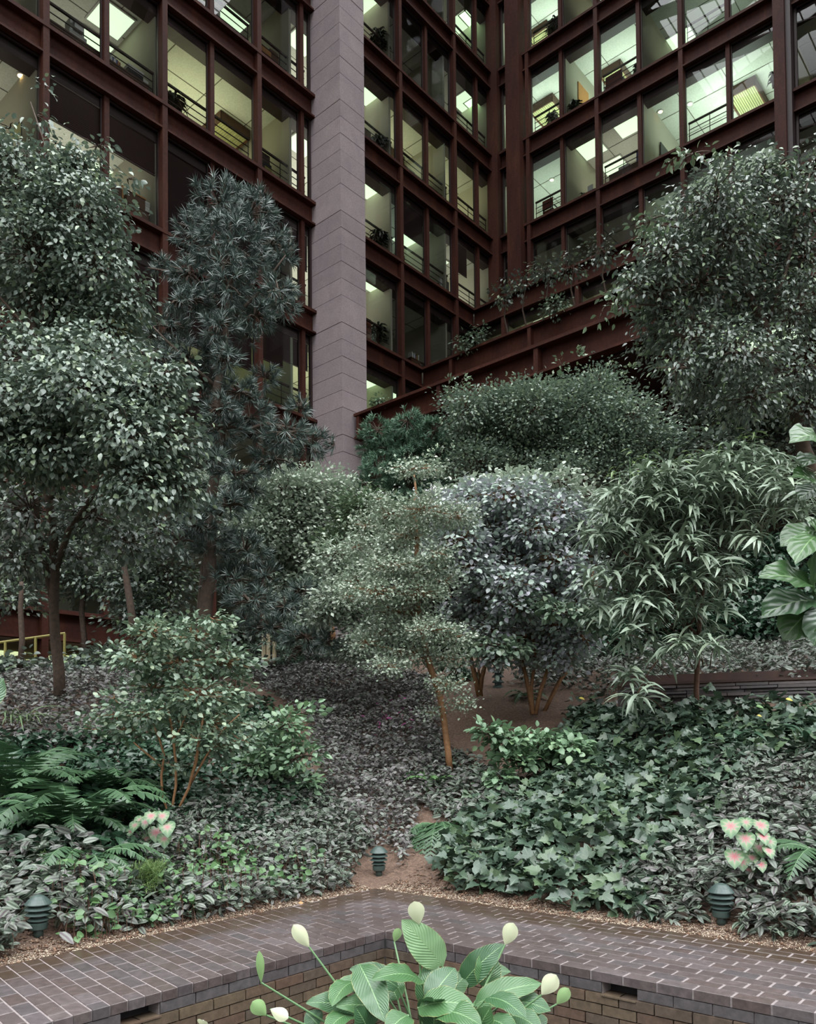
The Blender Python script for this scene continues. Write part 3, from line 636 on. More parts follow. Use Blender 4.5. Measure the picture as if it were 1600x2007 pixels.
OUTL = np.array([EL[1], -EL[0], 0.]);  OUTL = OUTL if OUTL @ np.array([-1, 0, 0]) > 0 else -OUTL
OUTR = np.array([ER[1], -ER[0], 0.]);  OUTR = OUTR if OUTR @ np.array([1, 0, 0]) > 0 else -OUTR
M['paver'] = brick_mat('dark_plum_brick', [(.066, .050, .049), (.082, .064, .062), (.074, .054, .050), (.098, .080, .081), (.066, .056, .058)], 1, .22)
M['pool_brick'] = brick_mat('olive_brown_brick', [(.085, .062, .044), (.105, .078, .052), (.092, .058, .042), (.076, .060, .046)], 0, .35)
M['mortar'] = simple('pale_mortar', (.25, .215, .21), .85, noise=(30.0, (.17, .14, .14)))
M['mortar_dark'] = simple('grey_mortar', (.085, .070, .062), .85, noise=(30.0, (.055, .045, .040)))
M['grey_brick'] = brick_mat('slate_grey_brick', [(.062, .055, .058), (.080, .072, .074), (.068, .058, .060)], 0, .4)
def clip(poly, p, n):
    out = []
    for i in range(len(poly)):
        a, b = poly[i], poly[(i+1) % len(poly)]; da, db = (a-p)@n, (b-p)@n
        if da >= 0: out.append(a)
        if (da >= 0) != (db >= 0): out.append(a+(b-a)*(da/(da-db)))
    return out
def prism(poly, z0, z1, inset=.004):
    c = sum(poly)/len(poly); n = len(poly); mb = MB()
    V = [(*p[:2], z0) for p in poly]+[(*p[:2], z1-.003) for p in poly]+[(*(p+(c-p)/max(np.linalg.norm(c-p), .02)*inset)[:2], z1) for p in poly]
    Fc = [tuple(range(n))[::-1], tuple(range(2*n, 3*n))]
    for i in range(n):
        j = (i+1) % n; Fc += [(i, j, n+j, n+i), (n+i, n+j, 2*n+j, 2*n+i)]
    return mb.add(V, Fc)
COc = CI+OUTL*WID  # used by the clip lines
OC = None
def in_l(p): return None
pth = root('brick_path', CI+ZZ*0, 'dark plum brick path turning a corner round the pool', 'path', kind='structure')
del pth['category']
def lines_meet():
    A = np.array([[EL[0], -ER[0]], [EL[1], -ER[1]]]); b_ = (CI+OUTR*WID-(CI+OUTL*WID))[:2]
    s = np.linalg.solve(A, b_)[0]; return CI+OUTL*WID+EL*s
CO = lines_meet()
cand = []
nL = norm(np.cross(OL, ZZ)); nL = nL if nL@EL > 0 else -nL     # left region: (p-CI)@nL >= 0
nD = -nL
gap = .0055
base_area = lambda q: .5*abs(sum(q[i][0]*q[(i+1) % len(q)][1]-q[(i+1) % len(q)][0]*q[i][1] for i in range(len(q))))
for reg in 'LR':
    e1, e2 = (OL, EL) if reg == 'L' else (ER, -EL)
    p1, p2 = (.2035, .1015) if reg == 'L' else (.2035, WID/12/abs((-EL)@OUTR))
    nr = 62 if reg == 'L' else 12
    for j in range(nr):
        for i in range(-8, 24):
            off = .5 if j % 2 else 0.0
            g1, g2 = (gap*.8, gap*.9) if reg == 'L' else (gap*1.25, gap*.8)
            a0, a1 = (i+off)*p1+g1, (i+off+1)*p1-g1; c0, c1 = j*p2+g2, (j+1)*p2-g2
            q = [CI+e1*a0+e2*c0, CI+e1*a1+e2*c0, CI+e1*a1+e2*c1, CI+e1*a0+e2*c1]
            full = base_area(q)
            if reg == 'L':
                q = clip(q, CI+nL*.004, nL); q = clip(q, CI, OUTL) if q else q; q = clip(q, CI+OUTL*WID, -OUTL) if q else q
            else:
                q = clip(q, CI-nL*.004, -nL); q = clip(q, CI+OUTR*WID, -OUTR) if q else q
                q = clip(q, CI+OUTL*WID, -OUTL) if q else q
                if q: q = clip(q, CI, OUTR) if True else q
            if len(q) < 3 or base_area(q) < .0012: continue
            c = sum(q)/len(q)
            if c[1] < .9: continue
            px, py = pix(c+ZZ*0); cand.append((-(1 if (-40 < px < 1640 and py < 2060) else 0), np.linalg.norm(c-EYE), q))
cand.sort(key=lambda t: (t[0], t[1]))
# four stretches of path, so that every brick in the picture is a piece of its own
stretch = {}
names = {0: 'left stretch of the brick path running out of the picture', 1: 'brick path between the left stretch and the pool corner', 2: 'brick path at the pool corner', 3: 'right stretch of the brick path beside the ivy', 4: 'far right end of the brick path beside the bollard'}
cnt = {}; rest = {}
for vis, dist, q in cand:
    c = sum(q)/len(q); px, _ = pix(c)
    s = 0 if px < 330 else 1 if px < 620 else 2 if px < 960 else 3 if px < 1290 else 4
    if s not in stretch: stretch[s] = root('path_section', (c[0], c[1], 0), names[s], kind='structure'); cnt[s] = 0; rest[s] = MB()
    z1 = rnd.uniform(-.0015, .0015)
    if cnt[s] < 298 and vis < 0:
        prism(q, -.055, z1).build('brick', M['paver'], stretch[s]); cnt[s] += 1
    else:
        t = prism(q, -.055, z1); rest[s].add(t.V, t.F)
for s, mb in rest.items():
    if mb.V: mb.build('further_bricks', M['paver'], stretch[s])['kind'] = 'stuff'
bpy.data.objects.remove(pth)
FARL, FARR = CI+EL*6.3, CI+ER*5.0
mb = MB(); zt = -.0035
def slab(mb, a, b, c, d, z0, z1): mb.hexa([(*a[:2], z0), (*b[:2], z0), (*c[:2], z0), (*d[:2], z0), (*a[:2], z1), (*b[:2], z1), (*c[:2], z1), (*d[:2], z1)])
ins = .012
iL, iR = OUTL*ins, OUTR*ins
CIi = CI+(iL+iR)*.9
slab(mb, CIi, CO-(OUTL+OUTR)*.003, FARL+OUTL*(WID-.003), FARL+iL, -.057, zt); slab(mb, FARR+iR, FARR+OUTR*(WID-.003), CO-(OUTL+OUTR)*.003, CIi, -.057, zt)
tag(mb.build('path_base', M['mortar']), 'mortar bed between the path bricks', kind='structure')
# pool walls: coping course, grey course, then olive brown courses
def pool_wall(side):
    E, O_ = (EL, OUTL) if side == 'left' else (ER, OUTR)
    w = root('wall_pool_'+side, CI, side+'-hand brick wall of the sunken pool', kind='structure')
    ch = .064; n = 0; pw = .232 if side == 'left' else .215; cut = []
    slot = (1.86, 2.09) if side == 'left' else (1.62, 1.83)
    u_slot = slot
    for c in range(0, 13):
        z1 = -.058-c*ch-.003; z0 = z1-ch+.007
        x = -pw/2*(c % 2)-.02
        back = .006 if c == 0 else (-.004 if c == 1 else .0)
        while x < 5.0:
            a, b = max(x+.004, .004), x+pw-.004; x += pw
            if b-a < .02: continue
            if c == 0 and u_slot[0] < (a+b)/2 < u_slot[1]: cut += [a, b]; continue
            if CI[1]+E[1]*a < .8: continue
            P = lambda u, v, z: CI+E*u+O_*v+ZZ*z
            v0 = back+rnd.uniform(-.001, .001); v1 = .09
            if n < 300:
                MB().hexa([P(a, v0, z0), P(b, v0, z0), P(b, v1, z0), P(a, v1, z0), P(a, v0, z1), P(b, v0, z1), P(b, v1, z1), P(a, v1, z1)]).build('brick', M['grey_brick' if c == 0 else 'pool_brick'], w); n += 1
    P = lambda u, v, z: CI+E*u+O_*v+ZZ*z
    def bx(mb, a, b, v0, v1, z0, z1): return mb.hexa([P(a, v0, z0), P(b, v0, z0), P(b, v1, z0), P(a, v1, z0), P(a, v0, z1), P(b, v0, z1), P(b, v1, z1), P(a, v1, z1)])
    s0, s1 = (min(cut)-.034, max(cut)+.034) if cut else u_slot
    bx(MB(), 0, 5.2, .018, .6, -1.2, -.1255).build('mortar', M['mortar_dark'], w)
    bx(bx(MB(), 0, s0+.03, .018, .6, -.1255, -.058), s1-.03, 5.2, .018, .6, -.1255, -.058).build('coping_mortar', M['mortar'], w)
    bx(MB(), s0+.03, s1-.03, .12, .6, -.1255, -.058).build('overflow_slot', M['void'], w)
    bx(MB(), s0+.03, s1-.03, -.012, .1, -.134, -.1255).build('slot_sill', M['pool_brick'], w)
pool_wall('left'); pool_wall('right')
# pool floor and water
pf = CI-(OUTL+OUTR)*0
mw, nt, b = mat_new('pool_water'); b.inputs['Base Color'].default_value = (.012, .014, .010, 1); b.inputs['Roughness'].default_value = .06
tag(link('pool_water', npmesh('pool_water', [(*(CI)[:2], -.82), (*(CI+EL*5.2)[:2], -.82), (*(CI+EL*5.2+ER*5.2)[:2], -.82), (*(CI+ER*5.2)[:2], -.82)], [[0, 1, 2, 3]], mw)), 'dark still water at the bottom of the sunken pool', kind='structure')

# ------------------------------------------------------------------ terrain
ctrl = []
def cp(px, py, Y): ctrl.append(at(px, py, Y))
for i in range(0, 14): p = CO+EL*i*.55; ctrl.append(np.array([*p[:2], 0.0]))
for i in range(1, 12): p = CO+ER*i*.55; ctrl.append(np.array([*p[:2], 0.0]))
for a in ((743, 1700, 8.25), (740, 1600, 9.3), (740, 1500, 11), (740, 1400, 13), (640, 1300, 16), (75, 1805, 5.75), (300, 1700, 7), (330, 1590, 8.3), (330, 1450, 10.5), (112, 1372, 12.5), (112, 1500, 10), (60, 1650, 7), (100, 1310, 19), (300, 1310, 19),
          (1100, 1700, 7.3), (1100, 1600, 8.5), (1100, 1500, 10), (1100, 1425, 11.5), (1400, 1700, 6.7), (1400, 1600, 7.6), (1400, 1500, 8.8), (1400, 1412, 10), (1590, 1720, 6), (1590, 1500, 8.2), (1590, 1412, 9.6), (1250, 1425, 10.6),
          (1400, 1350, 11.4), (1400, 1290, 14), (1600, 1340, 10.5), (1050, 1345, 13), (1050, 1290, 16), (900, 1380, 12.5), (560, 1300, 17), (500, 1400, 12.5), (500, 1500, 10.3), (500, 1620, 8.3)): cp(*a)
for x, y in ((-14, 26), (-7, 26), (0, 27), (7, 27), (14, 26), (-14, 34), (0, 36), (14, 34), (20, 20), (-18, 20), (20, 34)): ctrl.append(np.array([x, y, 3.3]))
for x, y, z in ((-14, 12, 2.0), (14, 12, 2.4), (-10, 6, .9), (12, 7, 1.2), (-9, 1, .3), (9, 0, .4)): ctrl.append(np.array([x, y, z], float))
ctrl = np.array(ctrl)
def tps_fit(C, lam=.02):
    n = len(C); d = np.linalg.norm(C[:, None, :2]-C[None, :, :2], axis=2); K = np.where(d > 0, d*d*np.log(d+1e-12), 0)+lam*np.eye(n)*n*.1
    Pm = np.c_[np.ones(n), C[:, :2]]; A = np.block([[K, Pm], [Pm.T, np.zeros((3, 3))]]); return np.linalg.solve(A, np.r_[C[:, 2], 0, 0, 0])
TW = tps_fit(ctrl)
def signed_out(xy):
    q = np.c_[xy, np.zeros(len(xy))]-CI
    return np.maximum(q@OUTL, q@OUTR)-WID
def hill(xy):
    xy = np.atleast_2d(xy)[:, :2]
    d = np.linalg.norm(xy[:, None]-ctrl[None, :, :2], axis=2); z = np.where(d > 0, d*d*np.log(d+1e-12), 0)@TW[:-3]+TW[-3]+xy@TW[-2:]
    z = z+.03*np.sin(xy[:, 0]*2.3+1)*np.cos(xy[:, 1]*1.9)
    s = signed_out(xy); t = np.clip(s/.7, 0, 1); t = t*t*(3-2*t)
    return np.where(s < 0, -.06, np.maximum(z, -.01)*t-.012*(1-t)+np.clip(s, 0, .2)*.1)
gx = np.r_[np.arange(-24, -8, .6), np.arange(-8, 9, .12), np.arange(9, 24, .6)]; gy = np.r_[np.arange(-2, 14, .12), np.arange(14, 40, .5)]
GX, GY = np.meshgrid(gx, gy); XY = np.c_[GX.ravel(), GY.ravel()]; GZ = hill(XY); SO = signed_out(XY)
ii = np.arange(len(gy)-1)[:, None]*len(gx)+np.arange(len(gx)-1)[None, :]; ii = ii.ravel(); Fq = np.c_[ii, ii+1, ii+1+len(gx), ii+len(gx)]
keep = (SO[Fq] > -.25).all(axis=1); Fq = Fq[keep]
used_ = np.unique(Fq); rem = np.zeros(len(XY), int); rem[used_] = np.arange(len(used_))
def soil_mat():
    m, nt, b = mat_new('damp_soil'); g = N(nt, 'ShaderNodeNewGeometry')
    n1 = N(nt, 'ShaderNodeTexNoise', Scale=26.0, Detail=8.0, Roughness=.75); nt.links.new(g.outputs['Position'], n1.inputs['Vector'])
    v = N(nt, 'ShaderNodeTexVoronoi', Scale=60.0); nt.links.new(g.outputs['Position'], v.inputs['Vector'])
    c = ramp(nt, n1.outputs[0], (.3, (.045, .025, .018)), (.5, (.11, .065, .045)), (.7, (.20, .125, .085)))
    c = mix(nt, ramp(nt, v.outputs['Distance'], (.1, (1, 1, 1)), (.28, (0, 0, 0))), c, (.30, .22, .17))
    nt.links.new(c, b.inputs['Base Color']); b.inputs['Roughness'].default_value = .8
    bp = N(nt, 'ShaderNodeBump', Strength=.8, Distance=.02); nt.links.new(n1.outputs[0], bp.inputs['Height']); nt.links.new(bp.outputs[0], b.inputs['Normal']); return m
M['soil'] = soil_mat()
tag(link('ground', npmesh('ground', np.c_[XY, GZ][used_], rem[Fq], M['soil'], smooth=True)), 'sloping planted bank of brown soil', kind='structure')

_Y = np.arange(3.6, 40, .04)
def gray(px, py):
    d = ray(px, py); Q = EYE+d*(_Y/d[1])[:, None]; h = hill(Q[:, :2]); k = np.argmax(Q[:, 2] < h); return np.array([Q[k, 0], Q[k, 1], h[k]])
# pale pebbles and wood chips strewn between path and plants
def scatter_chips(n, smin, smax, name, mat, label, wid, seed):
    g = np.random.default_rng(seed); s = g.uniform(-5.5, 5.5, n); d = np.abs(g.normal(0, wid, n))+.0
    left = s < 0; t = np.abs(s)
    P = np.where(left[:, None], CO+EL*t[:, None]+OUTL*d[:, None], CO+ER*t[:, None]+OUTR*d[:, None])
    P = P[(P[:, 1] > 2)]; n = len(P); z = hill(P[:, :2]); sz = g.uniform(smin, smax, n)
    T = np.array([(1, 0, 0), (-.5, .87, 0), (-.5, -.87, 0), (0, 0, .9), (0, 0, -.4)]); Fi = np.array([(0, 1, 3), (1, 2, 3), (2, 0, 3), (1, 0, 4), (2, 1, 4), (0, 2, 4)])
    a = g.uniform(0, 2*PI, n); ca, sa = np.cos(a), np.sin(a); el = g.uniform(.5, 1, n)
    V = T[None]*sz[:, None, None]; V = V*np.stack([np.ones(n), el, g.uniform(.3, .8, n)], 1)[:, None, :]
    X = V[..., 0]*ca[:, None]-V[..., 1]*sa[:, None]; Y = V[..., 0]*sa[:, None]+V[..., 1]*ca[:, None]
    W_ = np.stack([X+P[:, 0:1], Y+P[:, 1:2], V[..., 2]+(z+.3*sz)[:, None]], 2).reshape(-1, 3)
    F = (Fi[None]+5*np.arange(n)[:, None, None]).reshape(-1, 3)
    tag(link(name, npmesh(name, W_, F, mat)), label, cat=name.split('_')[-1], kind='stuff')
M['pebble'] = simple('pale_pebble', (.44, .36, .27), .8, vary=.55)
M['chip'] = simple('brown_wood_chip', (.12, .068, .042), .8, vary=.5)
scatter_chips(20000, .0035, .009, 'pebbles', M['pebble'], 'pale gravel strewn along the outer edge of the brick path', .16, 3)
scatter_chips(6000, .008, .024, 'wood_chips', M['chip'], 'brown wood chips and leaf litter under the edge of the plants', .42, 4)

# ------------------------------------------------------------------ louvred bollard lights
M['bollard'] = simple('dark_green_enamel', (.035, .058, .052), .42, noise=(20.0, (.048, .072, .064)))
BOL = []
def bollard(px, py, Y, S, label):
    c = gray(px, py); c[2] -= .01; BOL.append(c)
    o = root('bollard_light', c, label, 'lamp')
    MB().lathe(c, [(.045*S, 0), (.045*S, .10*S)], 16).build('post', M['bollard'], o, True)
    MB().lathe(c, [(.072*S, .075*S), (.080*S, .085*S), (.088*S, .14*S), (.07*S, .15*S)], 24).build('base_cup', M['bollard'], o)
    MB().lathe(c, [(.066*S, .13*S), (.066*S, .35*S)], 20).build('core', M['black'], o)
    for i, (r, z) in enumerate(((.098, .165), (.116, .215), (.122, .265))):
        MB().lathe(c, [(r*S, z*S), (r*S, (z+.006)*S), ((r-.035)*S, (z+.033)*S), ((r-.05)*S, (z+.030)*S), ((r-.01)*S, (z+.001)*S)], 28).build('louvre', M['bollard'], o)
    MB().lathe(c, [(.122*S, .315*S), (.122*S, .322*S), (.092*S, .360*S), (.088*S, .362*S), (.084*S, .366*S), (.055*S, .392*S), (.02*S, .404*S), (.002, .406*S)], 28).build('cap', M['bollard'], o)
    MB().lathe(c+np.array([-.03, -.095, .335])*S, [(.006, -.004), (.006, .004)], 8).build('screw', M['black'], o)
bollard(75, 1840, 5.62, .72, 'dark green louvred bollard light at the left end of the path, overhung by striped leaves')
bollard(743, 1716, 8.15, .74, 'smallest dark green louvred bollard light standing on bare soil at the path corner')
bollard(1415, 1812, 5.92, .74, 'dark green louvred bollard light on the right in front of silver-striped leaves')
c = at(977, 1360, 13.2)
o = root('bollard_light', c, 'small dark bollard light behind the stems of the grey-leaved shrub', 'lamp')
for z in (.0, .09, .18, .27): MB().lathe(c+ZZ*z, [(.1, 0), (.1, .01), (.06, .05)], 16).build('louvre', M['bollard'], o)
MB().lathe(c, [(.055, 0), (.055, .34), (.1, .34), (.01, .42)], 16).build('post', M['bollard'], o)

# ------------------------------------------------------------------ low retaining wall of dark slate layers with a steel edging, on the right
rw = root('wall_retaining', at(1400, 1380, 10.6), 'dark layered stone retaining wall with a rusty steel edging above the ivy', kind='structure')
A_ = at(1225, 1400, 11.0); B_ = at(1660, 1392, 9.9)
dW = norm((B_-A_)*[1, 1, 0]); nW = np.array([-dW[1], dW[0], 0]); LW = np.linalg.norm((B_-A_)[:2])
M['slate'] = simple('dark_slate', (.018, .012, .012), .55, noise=(8.0, (.045, .030, .027)), vary=.35)
M['rust_plate'] = simple('rusty_plate', (.035, .017, .014), .6, noise=(4.0, (.07, .032, .022)))
zb_ = 1.45
for r_i in range(15):
    x = -rnd.uniform(0, .3)
    while x < LW:
        l = rnd.uniform(.25, .75); a, b = max(0, x), min(LW, x+l-.01); x += l
        if b-a < .05: continue
        v = rnd.uniform(-.03, .02); z0 = zb_+r_i*.043; z1 = z0+.036+rnd.uniform(-.008, .004)
        P = lambda u, w_, z: np.array([*(A_+dW*u+nW*w_)[:2], z])
        MB().hexa([P(a, v, z0), P(b, v, z0+rnd.uniform(-.004, .004)), P(b, .3, z0), P(a, .3, z0), P(a, v+.01, z1), P(b, v+.012, z1), P(b, .3, z1), P(a, .3, z1)]).build('stone', M['slate'], rw)
P = lambda u, w_, z: np.array([*(A_+dW*u+nW*w_)[:2], z])
MB().hexa([P(-.1, .05, 1.4), P(LW+.2, .05, 1.4), P(LW+.2, .7, 1.4), P(-.1, .7, 1.4), P(-.1, .05, 2.06), P(LW+.2, .05, 2.06), P(LW+.2, .7, 2.06), P(-.1, .7, 2.06)]).build('core', M['slate'], rw)
zt_ = 2.10
MB().hexa([P(-.1, .02, zt_), P(LW+.2, .02, zt_), P(LW+.2, .05, zt_), P(-.1, .05, zt_), P(-.1, .02, zt_+.035), P(LW+.2, .02, zt_+.03), P(LW+.2, .05, zt_+.03), P(-.1, .05, zt_+.035)]).build('steel_lip', M['rust_plate'], rw)
MB().hexa([P(-.1, .05, zt_-.05), P(LW+.2, .05, zt_-.05), P(LW+.2, .55, zt_-.05), P(-.1, .25, zt_-.05), P(-.1, .05, zt_+.012), P(LW+.2, .05, zt_+.012), P(LW+.2, .55, zt_+.05), P(-.1, .25, zt_+.03)]).build('soil_strip', M['soil'], rw)
MB().hexa([P(-.1, .25, zt_-.1), P(LW+.2, .55, zt_-.1), P(LW+.2, .6, zt_-.1), P(-.1, .3, zt_-.1), P(-.1, .25, zt_+.15), P(LW+.2, .55, zt_+.16), P(LW+.2, .6, zt_+.16), P(-.1, .3, zt_+.15)]).build('steel_edging', M['rust_plate'], rw)

# yellow handrail, timber edging and white stakes in the middle distance
a, b = at(-20, 1262, 19.5), at(128, 1241, 20.0)
o = root('yellow_handrail', (a+b)/2, 'yellow handrail in front of the lit ground storey at the left', 'handrail')
MB().tube([a, b], .032, 6).build('rail', M['yellow'], o)
for t in (.2, .6, .99): p = a+(b-a)*t; MB().tube([p, p-ZZ*1.0], .034, 6).build('post', M['yellow'], o)
a, b = at(284, 1252, 16.5), at(356, 1240, 17.5)
o = root('timber_edging', a, 'dark brown timber edging board among the shrubs left of centre', 'edging')
MB().hexa([a-ZZ*.05, b-ZZ*.05, b+np.array([0, .3, -.05]), a+np.array([0, .3, -.05]), a+ZZ*.06, b+ZZ*.06, b+np.array([0, .3, .06]), a+np.array([0, .3, .06])]).build('board', M['walnut'], o)
MB().hexa([a+np.array([-.2, 0, -.6]), a+np.array([0, 0, -.6]), a+np.array([0, .2, -.6]), a+np.array([-.2, .2, -.6]), a+np.array([-.2, 0, .0]), a, a+np.array([0, .2, 0]), a+np.array([-.2, .2, 0])]).build('post', M['walnut'], o)
M['stake'] = wood('pale_bamboo', (.45, .36, .22), (.62, .52, .36))
for i, (x, y0, y1) in enumerate(((517, 1246, 1290), (526, 1243, 1290), (538, 1258, 1288))):
    o = MB().tube([at(x, y1+14, 15.3), at(x, y0, 15.3)], [.045, .035], 8).build('bamboo_stake', M['stake'])
    tag(o, 'pale cut bamboo stake under the dark needle-leaved tree, '+('left', 'middle', 'right')[i]+' of the three', 'stake', 'pale cut bamboo stakes')
# ------------------------------------------------------------------ leaves
def T_fold(w, mid=.45, droop=.06):
    return np.array([(0, 0, 0), (w, mid, .12*w+.02), (0, 1, -droop), (-w, mid, .12*w+.02)]), np.array([(0, 1, 2), (0, 2, 3)])
def T_oval(w, droop=.12, fold=.25):
    V = [(0, 0, 0), (w*.8, .22, w*fold), (w, .5, w*fold-.02), (w*.62, .78, w*fold*.6-droop*.5), (0, 1, -droop), (-w*.62, .78, w*fold*.6-droop*.5), (-w, .5, w*fold-.02), (-w*.8, .22, w*fold), (0, .5, 0)]
    return np.array(V), np.array([(8, 0, 1), (8, 1, 2), (8, 2, 3), (8, 3, 4), (8, 4, 5), (8, 5, 6), (8, 6, 7), (8, 7, 0)])
def T_long(w, droop=.5, n=5, fold=.25, wave=0, peak=.45, rise=.12, tipw=1.0):
    V = []; F = []
    for i in range(n+1):
        t = i/n; ww = w*(math.sin(PI*min(1, t**(math.log(.5)/math.log(peak))))**.8) if 0 < t < 1 else .004
        y = t*(1-.12*droop*t); z = rise*math.sin(PI*t)-droop*t*t*.6; wv = wave*math.sin(t*17)
        V += [(-ww, y, z+ww*fold+wv), (0, y, z), (ww, y, z+ww*fold-wv)]
        if i: q = (i-1)*3; F += [(q, q+1, q+4), (q, q+4, q+3), (q+1, q+2, q+5), (q+1, q+5, q+4)]
    return np.array(V), np.array(F)
def T_fan(pts, fold=.1, cup=0.0):
    V = [(0, .4, 0)]+[(x, y, abs(x)*fold-cup*(y-.4)**2) for x, y in pts]; n = len(pts)
    return np.array(V), np.array([(0, i+1, (i+1) % n+1) for i in range(n)])
IVY = T_fan([(0, .02), (.16, -.06), (.40, .02), (.55, .22), (.30, .38), (.36, .58), (.16, .70), (0, 1.0), (-.16, .70), (-.36, .58), (-.30, .38), (-.55, .22), (-.40, .02), (-.16, -.06)][::-1], .16, .25)
HEART = T_fan([(0, .06), (.14, -.08), (.32, -.02), (.43, .18), (.40, .45), (.24, .75), (0, 1.0), (-.24, .75), (-.40, .45), (-.43, .18), (-.32, -.02), (-.14, -.08)][::-1], .12, .3)
def uv_of(V):
    x = V[:, 0]; w = max(abs(x).max(), 1e-6); return np.c_[.5+.5*x/w, V[:, 1]]
def frames(D, Nn):
    Y = norm(D); X = norm(np.cross(Y, Nn)); Z = np.cross(X, Y); return X, Y, Z
def leaf_arrays(tm, P, D, Nn, S):
    V, F = tm; X, Y, Z = frames(D, Nn)
    W_ = P[:, None]+S[:, None, None]*(V[None, :, 0:1]*X[:, None]+V[None, :, 1:2]*Y[:, None]+V[None, :, 2:3]*Z[:, None])
    n = len(P); return W_.reshape(-1, 3), (F[None]+len(V)*np.arange(n)[:, None, None]).reshape(-1, 3), np.tile(uv_of(V), (n, 1))
def put_leaves(par, tm, P, D, Nn, S, mat, singles=0, name='leaf', mass='foliage'):
    """the leaves that show largest as one object each, the rest as one mass"""
    base = np.array(par.location)
    one = np.zeros(len(P), bool)
    if singles:
        px, py = pix(P); vis = (px > 0) & (px < 1600) & (py > 0) & (py < 2007); dd = np.linalg.norm(P-EYE, axis=1)/np.maximum(S, 1e-3)
        # thin to the front layer: nearest in coarse picture cells first
        cell = (px//14).astype(int)*10000+(py//14).astype(int); order = np.argsort(dd+(~vis)*1e6); seen = set(); pick = []
        for i in order:
            if not vis[i] or len(pick) >= singles: break
            if cell[i] in seen: continue
            seen.add(cell[i]); pick.append(i)
        one[pick] = True
        me = npmesh(name, tm[0], tm[1], mat, uv_of(tm[0])); X, Y, Z = frames(D[one], Nn[one])
        for p, x, y, z, s in zip(P[one]-base, X, Y, Z, S[one]):
            o = bpy.data.objects.new(name, me); COL.objects.link(o); o.parent = par
            o.matrix_local = Matrix(((x[0]*s, y[0]*s, z[0]*s, p[0]), (x[1]*s, y[1]*s, z[1]*s, p[1]), (x[2]*s, y[2]*s, z[2]*s, p[2]), (0, 0, 0, 1)))
    r_ = ~one
    if r_.any():
        V, F, U = leaf_arrays(tm, P[r_], D[r_], Nn[r_], S[r_])
        o = link(mass, npmesh(mass, V-base, F, mat, U), par); o['kind'] = 'stuff'

